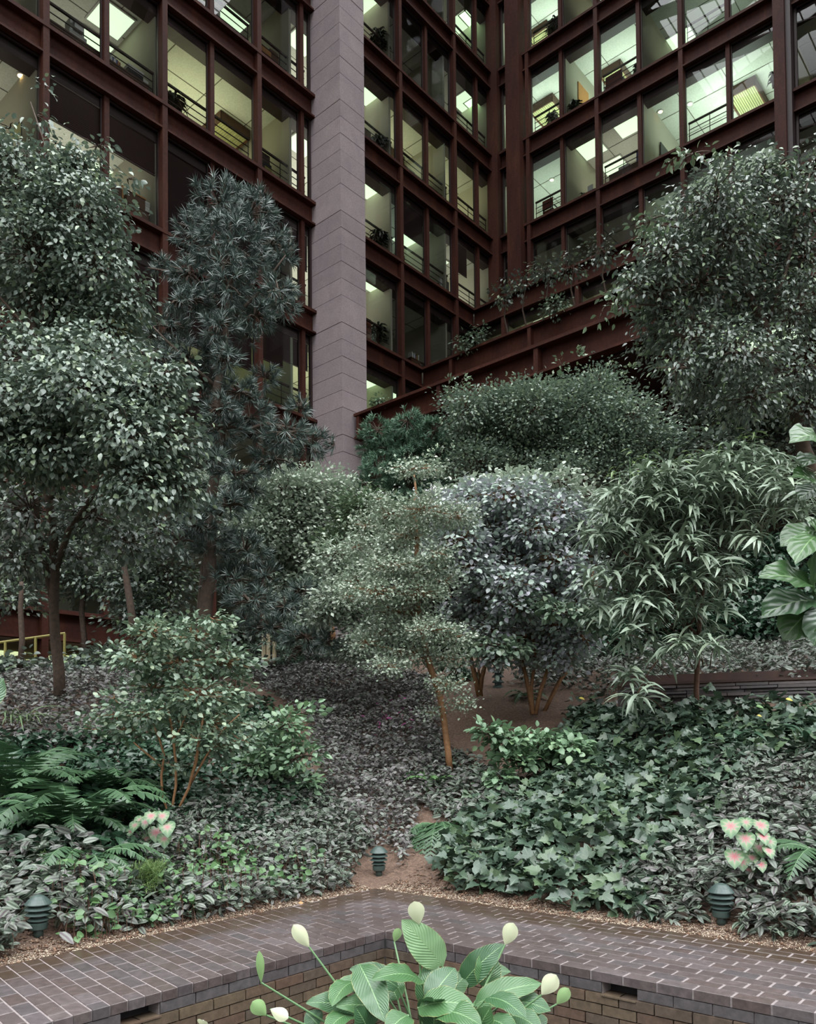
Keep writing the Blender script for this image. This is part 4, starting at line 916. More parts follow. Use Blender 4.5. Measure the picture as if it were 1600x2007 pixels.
def leaf_mat(name, cols, rough=.38, spec=.6, pattern=None, trans=.12, tip=None):
    m, nt, b = mat_new(name); r_ = rand_out(nt)
    c = ramp(nt, r_, *[(i/(len(cols)-1), x) for i, x in enumerate(cols)])
    uvn = N(nt, 'ShaderNodeUVMap'); sp_ = N(nt, 'ShaderNodeSeparateXYZ'); nt.links.new(uvn.outputs[0], sp_.inputs[0]); U, V = sp_.outputs[0], sp_.outputs[1]
    au = math_(nt, 'ABSOLUTE', math_(nt, 'SUBTRACT', U, .5))
    if pattern == 'stripe':
        s = math_(nt, 'ABSOLUTE', math_(nt, 'SUBTRACT', au, .24)); s = ramp(nt, s, (.07, (1, 1, 1)), (.16, (0, 0, 0)))
        c = mix(nt, math_(nt, 'MULTIPLY', s, math_(nt, 'MULTIPLY_ADD', r_, .6, .3)), c, (.21, .25, .195))
    elif pattern == 'rib':
        c = mix(nt, ramp(nt, au, (.0, (1, 1, 1)), (.05, (0, 0, 0))), c, tip or (.2, .32, .14))
    elif pattern == 'ivy':
        a = N(nt, 'ShaderNodeMath', operation='ARCTAN2'); nt.links.new(math_(nt, 'SUBTRACT', U, .5), a.inputs[0]); nt.links.new(math_(nt, 'SUBTRACT', V, .05), a.inputs[1])
        w_ = math_(nt, 'ABSOLUTE', math_(nt, 'SINE', math_(nt, 'MULTIPLY', a.outputs[0], 3.6)))
        c = mix(nt, ramp(nt, w_, (.0, (.75, .75, .75)), (.16, (0, 0, 0))), c, (.16, .22, .15))
    elif pattern == 'caladium':
        dx = math_(nt, 'MULTIPLY', math_(nt, 'SUBTRACT', U, .5), .9); dy = math_(nt, 'SUBTRACT', V, .36)
        d = math_(nt, 'SQRT', math_(nt, 'ADD', math_(nt, 'MULTIPLY', dx, dx), math_(nt, 'MULTIPLY', dy, dy)))
        d = math_(nt, 'ADD', d, math_(nt, 'MULTIPLY', math_(nt, 'SUBTRACT', r_, .5), .14))
        an = N(nt, 'ShaderNodeMath', operation='ARCTAN2'); nt.links.new(dx, an.inputs[0]); nt.links.new(dy, an.inputs[1])
        vein = math_(nt, 'MULTIPLY', math_(nt, 'ABSOLUTE', math_(nt, 'SINE', math_(nt, 'MULTIPLY', an.outputs[0], 4.5))), .16)
        d = math_(nt, 'ADD', d, vein)
        c = ramp(nt, d, (.0, (.42, .07, .09)), (.15, (.38, .12, .13)), (.27, (.32, .20, .18)), (.36, (.22, .26, .17)), (.44, (.13, .22, .10)), (.62, (.06, .13, .06)))
    elif pattern == 'lily':
        w_ = N(nt, 'ShaderNodeTexNoise', Scale=9.0); nt.links.new(uvn.outputs[0], w_.inputs['Vector'])
        rib = math_(nt, 'SINE', math_(nt, 'ADD', math_(nt, 'MULTIPLY', V, 95.0), math_(nt, 'MULTIPLY', au, -60.0)))
        c = mix(nt, math_(nt, 'MULTIPLY', math_(nt, 'ADD', rib, 1.0), .10), c, (.03, .08, .03))
        c = mix(nt, ramp(nt, au, (.0, (1, 1, 1)), (.022, (0, 0, 0))), c, (.26, .42, .19))
        edge = math_(nt, 'ADD', au, math_(nt, 'MULTIPLY', w_.outputs[0], .05))
        c = mix(nt, ramp(nt, edge, (.508, (0, 0, 0)), (.525, (.7, .7, .7))), c, (.42, .36, .14))
        bp = N(nt, 'ShaderNodeBump', Strength=.3, Distance=.004); nt.links.new(rib, bp.inputs['Height']); nt.links.new(bp.outputs[0], b.inputs['Normal'])
    elif pattern == 'fiddle':
        rib = math_(nt, 'SINE', math_(nt, 'ADD', math_(nt, 'MULTIPLY', V, 42.0), math_(nt, 'MULTIPLY', au, -28.0)))
        c = mix(nt, ramp(nt, rib, (.0, (0, 0, 0)), (.95, (0, 0, 0)), (1.0, (.45, .45, .45))), c, (.12, .24, .10))
        c = mix(nt, ramp(nt, au, (.0, (1, 1, 1)), (.03, (0, 0, 0))), c, (.20, .34, .14))
        bp = N(nt, 'ShaderNodeBump', Strength=.22, Distance=.008, invert=True); nt.links.new(rib, bp.inputs['Height']); nt.links.new(bp.outputs[0], b.inputs['Normal'])
    nt.links.new(c, b.inputs['Base Color']); b.inputs['Roughness'].default_value = rough; b.inputs['Specular IOR Level'].default_value = spec*1.25
    if trans:
        tl = N(nt, 'ShaderNodeBsdfTranslucent'); nt.links.new(c, tl.inputs[0]); ms = N(nt, 'ShaderNodeMixShader'); ms.inputs[0].default_value = trans
        out = nt.nodes['Material Output']; nt.links.new(b.outputs[0], ms.inputs[1]); nt.links.new(tl.outputs[0], ms.inputs[2]); nt.links.new(ms.outputs[0], out.inputs[0])
    return m
G = lambda *c: [tuple(x) for x in c]
LM = {
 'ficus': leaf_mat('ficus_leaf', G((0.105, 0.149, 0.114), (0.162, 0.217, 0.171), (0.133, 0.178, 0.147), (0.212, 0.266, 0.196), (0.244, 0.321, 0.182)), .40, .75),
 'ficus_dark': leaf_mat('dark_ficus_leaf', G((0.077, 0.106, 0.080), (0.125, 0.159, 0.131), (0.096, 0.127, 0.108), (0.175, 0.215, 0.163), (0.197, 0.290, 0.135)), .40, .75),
 'yew': leaf_mat('dark_blue_needle', G((0.055, 0.089, 0.078), (0.090, 0.130, 0.111), (0.076, 0.113, 0.104), (0.140, 0.181, 0.139)), .40, .7, trans=.05),
 'yew_light': leaf_mat('grey_green_needle', G((0.107, 0.173, 0.126), (0.170, 0.244, 0.180), (0.139, 0.204, 0.162)), .42, .6, trans=.05),
 'fine': leaf_mat('small_grey_green_leaf', G((0.316, 0.392, 0.303), (0.434, 0.520, 0.397), (0.364, 0.423, 0.355), (0.521, 0.559, 0.464)), .45, .5),
 'fine_green': leaf_mat('small_bright_green_leaf', G((0.110, 0.173, 0.098), (0.179, 0.267, 0.148), (0.151, 0.194, 0.138), (0.275, 0.349, 0.188)), .42, .5),
 'tier': leaf_mat('tiny_green_leaf', G((0.216, 0.284, 0.203), (0.309, 0.391, 0.282), (0.274, 0.315, 0.261), (0.442, 0.483, 0.375)), .45, .45),
 'tree5': leaf_mat('glossy_small_leaf', G((0.138, 0.195, 0.148), (0.223, 0.299, 0.220), (0.179, 0.229, 0.198), (0.388, 0.488, 0.301)), .38, .65),
 'feather': leaf_mat('feathery_dark_needle', G((0.085, 0.163, 0.108), (0.132, 0.238, 0.146), (0.105, 0.185, 0.133)), .55, .4, trans=.05),
 'plum': leaf_mat('greyish_plum_leaf', G((0.290, 0.280, 0.319), (0.411, 0.426, 0.445), (0.339, 0.434, 0.361), (0.485, 0.605, 0.510), (0.265, 0.243, 0.302)), .40, .6),
 'lance': leaf_mat('lance_leaf', G((0.173, 0.231, 0.165), (0.244, 0.306, 0.224), (0.201, 0.259, 0.195), (0.300, 0.369, 0.259)), .40, .6, 'rib', .12, (.13, .19, .12)),
 'lance_new': leaf_mat('young_lance_leaf', G((.14, .22, .06), (.17, .25, .09), (.12, .19, .07)), .4, .5, 'rib', .2, (.25, .33, .14)),
 'fiddle': leaf_mat('fiddle_leaf', G((0.037, 0.087, 0.027), (0.051, 0.114, 0.035), (0.037, 0.081, 0.037)), .32, .6, 'fiddle', .2),
 'murraya': leaf_mat('blue_green_oval_leaf', G((0.117, 0.182, 0.124), (0.176, 0.252, 0.168), (0.146, 0.209, 0.146), (0.262, 0.331, 0.205)), .38, .6),
 'mint': leaf_mat('pale_mint_leaf', G((0.127, 0.220, 0.129), (0.196, 0.308, 0.178), (0.150, 0.242, 0.149), (0.231, 0.352, 0.178)), .4, .5, 'rib', .15, (.22, .33, .2)),
 'ivy': leaf_mat('ivy_leaf', G((0.037, 0.067, 0.043), (0.050, 0.086, 0.056), (0.043, 0.070, 0.049), (0.078, 0.127, 0.058), (0.046, 0.074, 0.056)), .42, .5, 'ivy', .1),
 'zebra': leaf_mat('silver_striped_leaf', G((0.036, 0.060, 0.040), (0.068, 0.044, 0.056), (0.048, 0.064, 0.044), (0.040, 0.072, 0.040)), .42, .55, 'stripe', .12),
 'zebra_dark': leaf_mat('purple_striped_leaf', G((0.076, 0.058, 0.072), (0.118, 0.083, 0.099), (0.097, 0.085, 0.082), (0.068, 0.076, 0.066)), .42, .55, 'stripe', .1),
 'fern': leaf_mat('sword_fern_leaflet', G((0.034, 0.081, 0.034), (0.050, 0.105, 0.046), (0.040, 0.087, 0.043)), .42, .5, trans=.15),
 'fern_light': leaf_mat('light_fern_leaflet', G((.10, .22, .07), (.14, .27, .09), (.11, .22, .10)), .45, .45, trans=.2),
 'asparagus': leaf_mat('asparagus_fern_needle', G((.12, .19, .06), (.16, .24, .08), (.10, .17, .06)), .55, .3, trans=.2),
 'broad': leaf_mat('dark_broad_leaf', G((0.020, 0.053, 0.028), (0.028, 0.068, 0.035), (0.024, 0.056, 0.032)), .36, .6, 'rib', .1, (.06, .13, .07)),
 'spider': leaf_mat('striped_grass_leaf', G((.10, .17, .07), (.14, .21, .09)), .45, .4, 'rib', .15, (.45, .5, .36)),
 'caladium': leaf_mat('pink_caladium_leaf', G((.5, .2, .2), (.5, .3, .3)), .45, .45, 'caladium', .2),
 'lily': leaf_mat('peace_lily_leaf', G((0.056, 0.136, 0.048), (0.080, 0.176, 0.068), (0.044, 0.112, 0.048), (0.068, 0.152, 0.056)), .34, .55, 'lily', .2),
 'murraya_small': leaf_mat('small_mid_green_leaf', G((.06, .13, .05), (.10, .19, .07), (.07, .14, .07)), .42, .5, None, .15),
 'lily_pale': leaf_mat('pale_peace_lily_leaf', G((.30, .48, .25), (.32, .50, .27)), .4, .5, 'lily', .4),
 'spathe': leaf_mat('cream_spathe', G((.62, .66, .42), (.68, .70, .50)), .5, .4, None, .3),
 'spathe_green': leaf_mat('green_spathe', G((.26, .42, .17), (.32, .48, .22)), .5, .4, None, .3),
}
M['bark'] = simple('grey_brown_bark', (.045, .030, .022), .85, noise=(18.0, (.10, .065, .045)))
M['bark_red'] = simple('red_brown_bark', (.060, .028, .018), .8, noise=(18.0, (.12, .055, .032)))
M['bark_orange'] = simple('orange_brown_stem', (.16, .075, .030), .75, noise=(20.0, (.30, .15, .065)))
M['green_stem'] = simple('green_stalk', (.12, .22, .10), .5)

def blob(px, py, rx, ry, Y, dz=1.0):
    c = at(px, py, Y); s = Y/FPX; return c, np.array([rx*s, rx*s*.9*dz, ry*s])
def rdirs(g, n): return norm(g.normal(size=(n, 3)))
def crown(blobs, dens, cr, per, L, tm, mat, par, g, droop=.35, upn=.9, outn=.5, jit=.45, singles=0, shell=.55, size_j=.25, flat=.6, twig=True, bark='bark', name='leaf', twigtube=.006):
    """clumps of leaves near the surface of each blob; dens = clumps per square metre of blob shell"""
    Ps, Ds, Ns, Ss = [], [], [], []; mb = MB()
    for c, R in blobs:
        area = 4*PI*((R[0]*R[2])+(R[0]*R[1])+(R[1]*R[2]))/3; n = max(2, int(area*dens)); d = rdirs(g, n)
        rr = shell+(1-shell)*g.random(n)**.7; Cc = c+d*R*rr[:, None]
        k = n*per; idx = np.repeat(np.arange(n), per)
        off = g.normal(size=(k, 3))*cr*np.array([1, 1, flat]); P = Cc[idx]+off
        outd = norm(norm((Cc[idx]-c)/R)*.8+norm(off)*.7); D = norm(outd*[1, 1, .5]+np.array([0, 0, -droop])+g.normal(size=(k, 3))*.35)
        Nn = norm(np.array([0, 0, upn])+outd*outn+g.normal(size=(k, 3))*jit)
        Ps.append(P); Ds.append(D); Ns.append(Nn); Ss.append(L*(1+g.uniform(-size_j, size_j, k)))
        if twig:
            for i in range(0, n, max(1, n//26)): mb.tube([c+(Cc[i]-c)*.15, (c+Cc[i])/2+g.normal(size=3)*.05*R, Cc[i]], [twigtube*2.0, twigtube*1.4, twigtube*.6], 4, cap=False)
    P, D, Nn, S = map(np.concatenate, (Ps, Ds, Ns, Ss))
    put_leaves(par, tm, P, D, Nn, S, mat, singles, name)
    if twig: mb.build('twigs', M[bark], par)['kind'] = 'stuff'
    return len(P)
def limbs(par, trunk, branches, bark='bark', n=8):
    """trunk and branches: lists of (px, py, Y, radius)"""
    def one(lst, nm, k):
        pts = [at(a, b, c) for a, b, c, r in lst]
        # smooth by inserting midpoints with a little wander
        Q = [pts[0]]; Rr = [lst[0][3]]
        for i in range(1, len(pts)):
            m = (pts[i-1]+pts[i])/2+rng.normal(size=3)*np.linalg.norm(pts[i]-pts[i-1])*.03; Q += [m, pts[i]]; Rr += [(lst[i-1][3]+lst[i][3])/2, lst[i][3]]
        return MB().tube(Q, Rr, k).build(nm, M[bark], par, True)
    for t in trunk: one(t, 'trunk', n)
    for b_ in branches: one(b_, 'branch', 6)
def ground_at(px, py, Y):
    p = at(px, py, Y); p[2] = hill(p[None, :2])[0]; return p
def tree(name, base, label, cat='tree', group=None):
    return root(name, ground_at(*base), label, cat, group)

# ---- weeping fig at the left, two leafy masses
g = np.random.default_rng(21)
t = tree('weeping_fig', (112, 1372, 12.5), 'large weeping fig at the left with a slim dark trunk and grey-green drooping crown')
limbs(t, [[(118, 1385, 12.4, .10), (108, 1250, 12.2, .08), (108, 1120, 11.8, .07), (96, 980, 11.2, .06), (80, 820, 10.8, .06), (60, 600, 10.6, .04), (70, 400, 10.6, .02)]],
      [[(108, 1200, 12.1, .05), (88, 1100, 11.8, .05), (70, 980, 11.4, .04), (40, 860, 11, .03)], [(108, 1120, 11.8, .05), (190, 960, 10.8, .03), (260, 860, 10, .02), (380, 900, 9.6, .008)],
       [(96, 980, 11.2, .04), (200, 760, 10, .025), (300, 700, 9.7, .012)], [(80, 820, 10.8, .03), (150, 560, 10.6, .02), (230, 470, 10.6, .01)], [(88, 700, 10.6, .02), (-20, 560, 10.4, .015), (-60, 400, 10.5, .01)], [(62, 560, 10.6, .02), (110, 360, 10.6, .012), (60, 200, 10.7, .006)]])
B = [blob(*q) for q in ((40, 370, 110, 80, 10.8), (150, 430, 100, 80, 10.6), (60, 500, 120, 80, 10.6), (190, 530, 80, 60, 10.5), (210, 640, 60, 60, 10.6), (-20, 300, 60, 40, 10.9), (150, 345, 60, 30, 10.8), (120, 610, 90, 50, 10.9), (250, 590, 40, 30, 10.5))]
crown(B, 34, .115, 16, .080, T_oval(.30, .18), LM['ficus'], t, g, droop=.5, singles=150, shell=.5)
B = [blob(*q) for q in ((60, 700, 130, 60, 10), (40, 790, 110, 60, 9.6), (170, 770, 120, 70, 9.5), (280, 770, 80, 50, 9.7), (250, 850, 90, 60, 9.3), (340, 860, 60, 45, 9.6), (120, 880, 110, 70, 9.8), (270, 940, 80, 70, 9.5), (350, 950, 50, 50, 9.8), (200, 700, 90, 35, 10), (330, 730, 40, 20, 9.7), (-10, 880, 70, 60, 9.6))]
crown(B, 34, .115, 16, .080, T_oval(.31, .18), LM['ficus'], t, g, droop=.5, singles=150, shell=.5)
B = [blob(*q) for q in ((60, 1000, 100, 70, 11.5), (180, 1010, 80, 60, 11.2), (40, 1090, 70, 50, 11.8), (250, 1060, 70, 50, 11), (150, 1090, 60, 30, 12), (310, 1040, 40, 40, 11))]
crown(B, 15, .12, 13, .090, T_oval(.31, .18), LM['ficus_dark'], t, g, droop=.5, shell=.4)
B = [blob(*q) for q in ((70, 225, 22, 25, 10.8), (110, 280, 30, 22, 10.8), (190, 285, 40, 14, 10.6), (20, 250, 30, 18, 10.8), (90, 175, 10, 12, 10.8), (250, 350, 25, 12, 10.6))]
crown(B, 16, .08, 7, .085, T_oval(.30, .18), LM['ficus'], t, g, droop=.4)
# background trees filling the middle left
t = tree('background_tree', (240, 1300, 19), 'dim small-leaved tree behind the slim fig trunk at the left')
limbs(t, [[(170, 1300, 17, .07), (160, 1200, 17, .06), (170, 1060, 17, .04)], [(262, 1260, 15.5, .08), (252, 1160, 15.5, .07), (238, 1080, 15.5, .05), (225, 960, 15.5, .03)]], [[(38, 1330, 15, .06), (40, 1190, 15, .05), (42, 1140, 15, .04)]], 'bark')
B = [blob(*q) for q in ((60, 1110, 90, 35, 17), (170, 1120, 80, 55, 17), (260, 1130, 60, 70, 16.5), (330, 1130, 50, 80, 16.5), (30, 1170, 50, 25, 16), (280, 1200, 60, 40, 16.5), (200, 1040, 120, 60, 18), (370, 1000, 60, 60, 16))]
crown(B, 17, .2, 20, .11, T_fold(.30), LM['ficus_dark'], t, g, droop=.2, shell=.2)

# ---- tall dark podocarpus with whorls of strap needles
def whorls(par, blobs, dens, L, nn, w, mat, g, tip_up=.3, shell=.6, twig='bark', spread=(.25, 1.25)):
    Ps, Ds, Ns, Ss = [], [], [], []; mb = MB()
    tm = (np.array([(-w*.6, 0, 0), (w*.6, 0, 0), (w, .45, .06), (0, 1, -.03), (-w, .45, .06)]), np.array([(0, 1, 2), (0, 2, 4), (4, 2, 3)]))
    for c, R in blobs:
        area = 4*PI*((R[0]*R[2])+(R[0]*R[1])+(R[1]*R[2]))/3; n = max(3, int(area*dens)); d = rdirs(g, n); Cc = c+d*R*(shell+(1-shell)*g.random(n)**.7)[:, None]
        A = norm(d+np.array([0, 0, tip_up])+g.normal(size=(n, 3))*.25)
        k = n*nn; idx = np.repeat(np.arange(n), nn); a = A[idx]; r1 = norm(np.cross(a, rdirs(g, k))); th = g.uniform(spread[0], spread[1], k)
        D = a*np.cos(th)[:, None]+r1*np.sin(th)[:, None]; along = g.uniform(-.45, .1, k)*L
        Ps.append(Cc[idx]+a*along[:, None]); Ds.append(D); Ns.append(norm(a-D*(np.sum(a*D, 1)[:, None])+g.normal(size=(k, 3))*.2)); Ss.append(L*g.uniform(.75, 1.15, k))
        for i in range(0, n, max(1, n//14)): mb.tube([c, (c+Cc[i])/2+ZZ*.03, Cc[i]], [.02, .014, .007], 4, cap=False)
    P, D, Nn, S = map(np.concatenate, (Ps, Ds, Ns, Ss)); put_leaves(par, tm, P, D, Nn, S, mat)
    mb.build('twigs', M[twig], par)['kind'] = 'stuff'
t = tree('podocarpus_tree', (405, 1330, 13.5), 'tall narrow dark tree with blue-green whorls of strap needles, left of the granite pier')
limbs(t, [[(404, 1340, 13.5, .13), (402, 1200, 13.5, .12), (412, 1060, 13.4, .10), (428, 900, 13.3, .08), (425, 760, 13.2, .07), (445, 620, 13.2, .05), (455, 480, 13.2, .035), (450, 380, 13.2, .02)], [(384, 1330, 13.9, .09), (396, 1180, 13.7, .08), (415, 1060, 13.5, .05)]],
      [[(428, 1010, 13.4, .05), (455, 960, 13.3, .05), (500, 940, 13.2, .03)], [(430, 880, 13.3, .05), (520, 830, 13.2, .03), (620, 850, 13, .015)], [(440, 640, 13.2, .04), (520, 560, 13.1, .02), (560, 500, 13, .01)], [(425, 760, 13.2, .04), (350, 690, 13, .02), (300, 640, 13, .01)], [(445, 620, 13.2, .03), (380, 540, 13, .02), (290, 525, 13, .01)]], 'bark')
BT = [(430, 400, 62, 42), (490, 420, 55, 48), (395, 460, 55, 45), (455, 480, 80, 60), (530, 480, 45, 40), (555, 500, 28, 22), (370, 540, 45, 35), (315, 522, 28, 14), (480, 560, 60, 45), (545, 570, 42, 36), (560, 600, 28, 20), (440, 600, 55, 38), (380, 590, 45, 28), (330, 640, 45, 24), (300, 660, 25, 20), (500, 620, 45, 28),
      (370, 700, 60, 40), (430, 690, 40, 34), (320, 700, 34, 22), (490, 660, 24, 20), (395, 760, 55, 32), (470, 770, 45, 30), (520, 740, 28, 20), (490, 820, 60, 40), (560, 850, 50, 30), (610, 870, 40, 26), (655, 872, 16, 10), (440, 840, 45, 30), (400, 880, 50, 30), (540, 900, 50, 28), (460, 930, 50, 24), (380, 960, 34, 26), (590, 800, 24, 20), (450, 990, 44, 26), (350, 1000, 34, 26), (490, 960, 34, 22),
      (350, 1060, 45, 32), (420, 1060, 55, 36), (480, 1080, 52, 40), (390, 1030, 40, 24), (520, 1130, 30, 30), (455, 1140, 60, 34), (490, 1180, 50, 30), (560, 1190, 44, 26), (530, 1230, 50, 24), (600, 1250, 50, 24), (480, 1215, 26, 18), (590, 1160, 26, 20), (640, 1260, 26, 16)]
BT += [(450, 560, 40, 34), (430, 640, 40, 30), (440, 700, 34, 26), (430, 800, 34, 26), (420, 900, 30, 22), (440, 520, 40, 30), (350, 590, 30, 20), (410, 1000, 26, 20)]
whorls(t, [blob(x, y, a, b, 13.2+((.35 if i % 3 else -.35) if i < 48 else -.65)) for i, (x, y, a, b) in enumerate(BT)], 30, .17, 24, .036, LM['yew'], g)
t = tree('yew_bush', (600, 1320, 15.5), 'low grey-green bush of strap needles above the striped ground cover, centre left')
limbs(t, [[(655, 1270, 16, .05), (648, 1215, 16, .05), (640, 1170, 16, .03)]], [], 'bark_orange')
whorls(t, [blob(*q, 15.3) for q in ((600, 1270, 50, 22), (650, 1265, 36, 18), (560, 1285, 40, 16), (520, 1262, 30, 14), (430, 1290, 30, 14), (610, 1160, 40, 30), (640, 1210, 20, 20))], 16, .17, 22, .05, LM['yew_light'], g)
# spare light shrubs between podocarpus and pier
def fine_tree(name, base, label, bl, Y, mk, L, dens=13, per=22, cr=.13, sing=0, droop=.1, trunk=None, bark='bark', shell=.55, w=.34, cat='tree', up=1.0, jit=.5, tt=.006):
    t = tree(name, base, label, cat)
    if trunk: limbs(t, trunk[0], trunk[1], bark)
    crown([blob(x, y, a, b, Y+((i*37) % 5-2)*.12*Y/10) for i, (x, y, a, b) in enumerate(bl)], dens, cr, per, L, T_fold(w), LM[mk], t, g, droop=droop, shell=shell, singles=sing, bark=bark, upn=up, jit=jit, twigtube=tt)
    return t
fine_tree('fine_leaved_tree', (640, 1290, 19), 'pale grey-green fine-leaved tree at the foot of the granite pier',
    [(560, 965, 70, 34), (620, 960, 60, 34), (675, 960, 26, 22), (560, 1030, 70, 50), (640, 1030, 60, 50), (500, 1040, 60, 50), (700, 1010, 30, 30), (600, 1100, 70, 50), (650, 1120, 50, 50), (540, 1150, 60, 40), (600, 1200, 60, 34), (500, 1010, 44, 34), (690, 1080, 34, 40), (440, 960, 50, 30)],
    18.5, 'fine', .105, 18, 30, .2, trunk=([[(655, 1280, 18.5, .09), (645, 1190, 18.5, .08), (640, 1090, 18.5, .05)]], [[(645, 1190, 18.5, .05), (620, 1090, 18.4, .03), (590, 1020, 18.4, .02)]]), bark='bark_red')
# feathery dark conifer right of the pier
t = tree('feathery_conifer', (800, 1200, 19.5), 'dark feathery conifer with rounded plumes just right of the granite pier foot')
limbs(t, [[(800, 1200, 19.6, .15), (800, 1000, 19.6, .12), (805, 860, 19.6, .05)]], [[(800, 1000, 19.6, .07), (740, 900, 19.4, .04)], [(800, 960, 19.6, .07), (860, 880, 19.4, .04)]])
whorls(t, [blob(x, y, a, b, 19.0+i % 3*.3) for i, (x, y, a, b) in enumerate([(740, 845, 30, 28), (720, 870, 20, 30), (760, 880, 34, 34), (800, 825, 28, 26), (825, 850, 34, 34), (790, 880, 34, 34), (850, 845, 26, 24), (860, 890, 34, 34), (885, 860, 26, 34), (740, 920, 34, 34), (800, 935, 50, 34), (850, 940, 44, 34), (715, 950, 26, 18), (890, 930, 26, 34), (760, 960, 40, 20), (810, 990, 60, 24), (800, 900, 40, 34), (770, 850, 24, 24)])], 36, .15, 28, .05, LM['feather'], g, shell=.75)
t5 = fine_tree('small_leaved_tree', (1090, 1250, 20), 'broad small-leaved evergreen tree with yellow-green shoots in front of the lowest girder',
    [(915, 800, 34, 30), (895, 778, 14, 16), (930, 860, 44, 46), (980, 790, 44, 24), (970, 850, 64, 50), (1040, 800, 64, 50), (1110, 780, 44, 26), (1060, 870, 84, 50), (1150, 800, 70, 50), (1190, 775, 40, 26), (1240, 815, 44, 34), (1160, 880, 90, 50), (1260, 870, 70, 50), (930, 910, 50, 40), (1000, 930, 70, 34), (1100, 930, 70, 24), (1210, 930, 60, 24), (1290, 880, 30, 30), (1170, 745, 26, 14)],
    18.5, 'tree5', .085, 26, 27, .2, trunk=([[(1130, 1010, 19, .1), (1150, 900, 19, .08), (1160, 820, 19, .04)], [(1060, 1010, 19, .08), (1040, 900, 19, .06), (1010, 820, 19, .03)]], []), bark='bark_red')
crown([blob(x, y, a, b, 18.2) for x, y, a, b in ((1100, 715, 8, 26), (1130, 690, 8, 22), (880, 755, 10, 16), (960, 762, 14, 12), (1205, 712, 8, 18), (1240, 722, 8, 18), (1020, 765, 12, 10), (905, 745, 6, 12), (1065, 762, 8, 10))], 16, .06, 7, .11, T_fold(.34), LM['fine_green'], t5, g, droop=-.2)
fine_tree('shade_tree', (1400, 1180, 21), 'dim fine-leaved tree in the dark gap under the upper right crown',
    [(1380, 880, 50, 34), (1430, 880, 60, 44), (1500, 850, 60, 44), (1570, 860, 50, 50), (1380, 780, 60, 44), (1480, 780, 70, 44), (1560, 790, 50, 44)],
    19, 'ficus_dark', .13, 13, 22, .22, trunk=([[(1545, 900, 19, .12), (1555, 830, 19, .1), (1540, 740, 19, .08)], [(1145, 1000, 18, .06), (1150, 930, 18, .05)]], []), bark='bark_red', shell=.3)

# ---- big weeping crown upper right
t = tree('weeping_fig', (1560, 1300, 13), 'large weeping crown filling the upper right with fine drooping grey-green leaves')
limbs(t, [[(1720, 1350, 11.5, .16), (1650, 1100, 11, .14), (1575, 880, 10.6, .10), (1545, 760, 10.4, .08), (1500, 640, 10.2, .06), (1450, 520, 10.1, .03)]],
      [[(1575, 880, 10.6, .05), (1555, 800, 10.4, .05), (1570, 700, 10.3, .03)], [(1545, 760, 10.4, .05), (1430, 660, 10, .03), (1300, 600, 9.8, .015), (1220, 590, 9.8, .006)], [(1500, 640, 10.2, .04), (1400, 470, 10, .02), (1290, 440, 9.9, .008)], [(1450, 520, 10.1, .02), (1400, 340, 10, .012), (1370, 300, 10, .005)], [(1500, 640, 10.2, .03), (1560, 450, 10, .015), (1590, 330, 10, .008)]])
B = [blob(x, y, a, b, 10+((i*29) % 5-2)*.22) for i, (x, y, a, b) in enumerate([(1400, 400, 90, 50), (1330, 440, 60, 40), (1470, 360, 70, 40), (1540, 400, 70, 60), (1420, 470, 90, 60), (1310, 500, 60, 40), (1500, 500, 90, 60), (1580, 500, 50, 70), (1370, 560, 90, 60), (1290, 570, 60, 40), (1240, 560, 44, 26), (1450, 590, 90, 60), (1550, 620, 80, 70), (1310, 620, 60, 40), (1350, 660, 70, 50), (1450, 690, 90, 50), (1290, 670, 40, 30), (1560, 720, 70, 60), (1380, 740, 60, 40), (1470, 780, 70, 40), (1330, 720, 44, 34), (1580, 800, 50, 44), (1590, 340, 44, 34), (1500, 340, 30, 20)])]
crown(B, 34, .11, 15, .072, T_oval(.23, .18), LM['ficus_dark'], t, g, droop=.45, singles=300, shell=.5, outn=.6)
B = [blob(*q) for q in ((1360, 300, 34, 12, 9.9), (1320, 312, 20, 10, 9.9), (1420, 305, 26, 14, 9.9), (1275, 430, 34, 14, 9.9), (1245, 450, 20, 10, 9.9), (1215, 590, 30, 20, 9.8), (1180, 612, 14, 12, 9.8), (1535, 318, 30, 14, 10), (1260, 480, 30, 14, 9.9), (1225, 535, 22, 10, 9.9))]
crown(B, 22, .07, 7, .082, T_oval(.26, .16), LM['fine_green'], t, g, droop=.35)

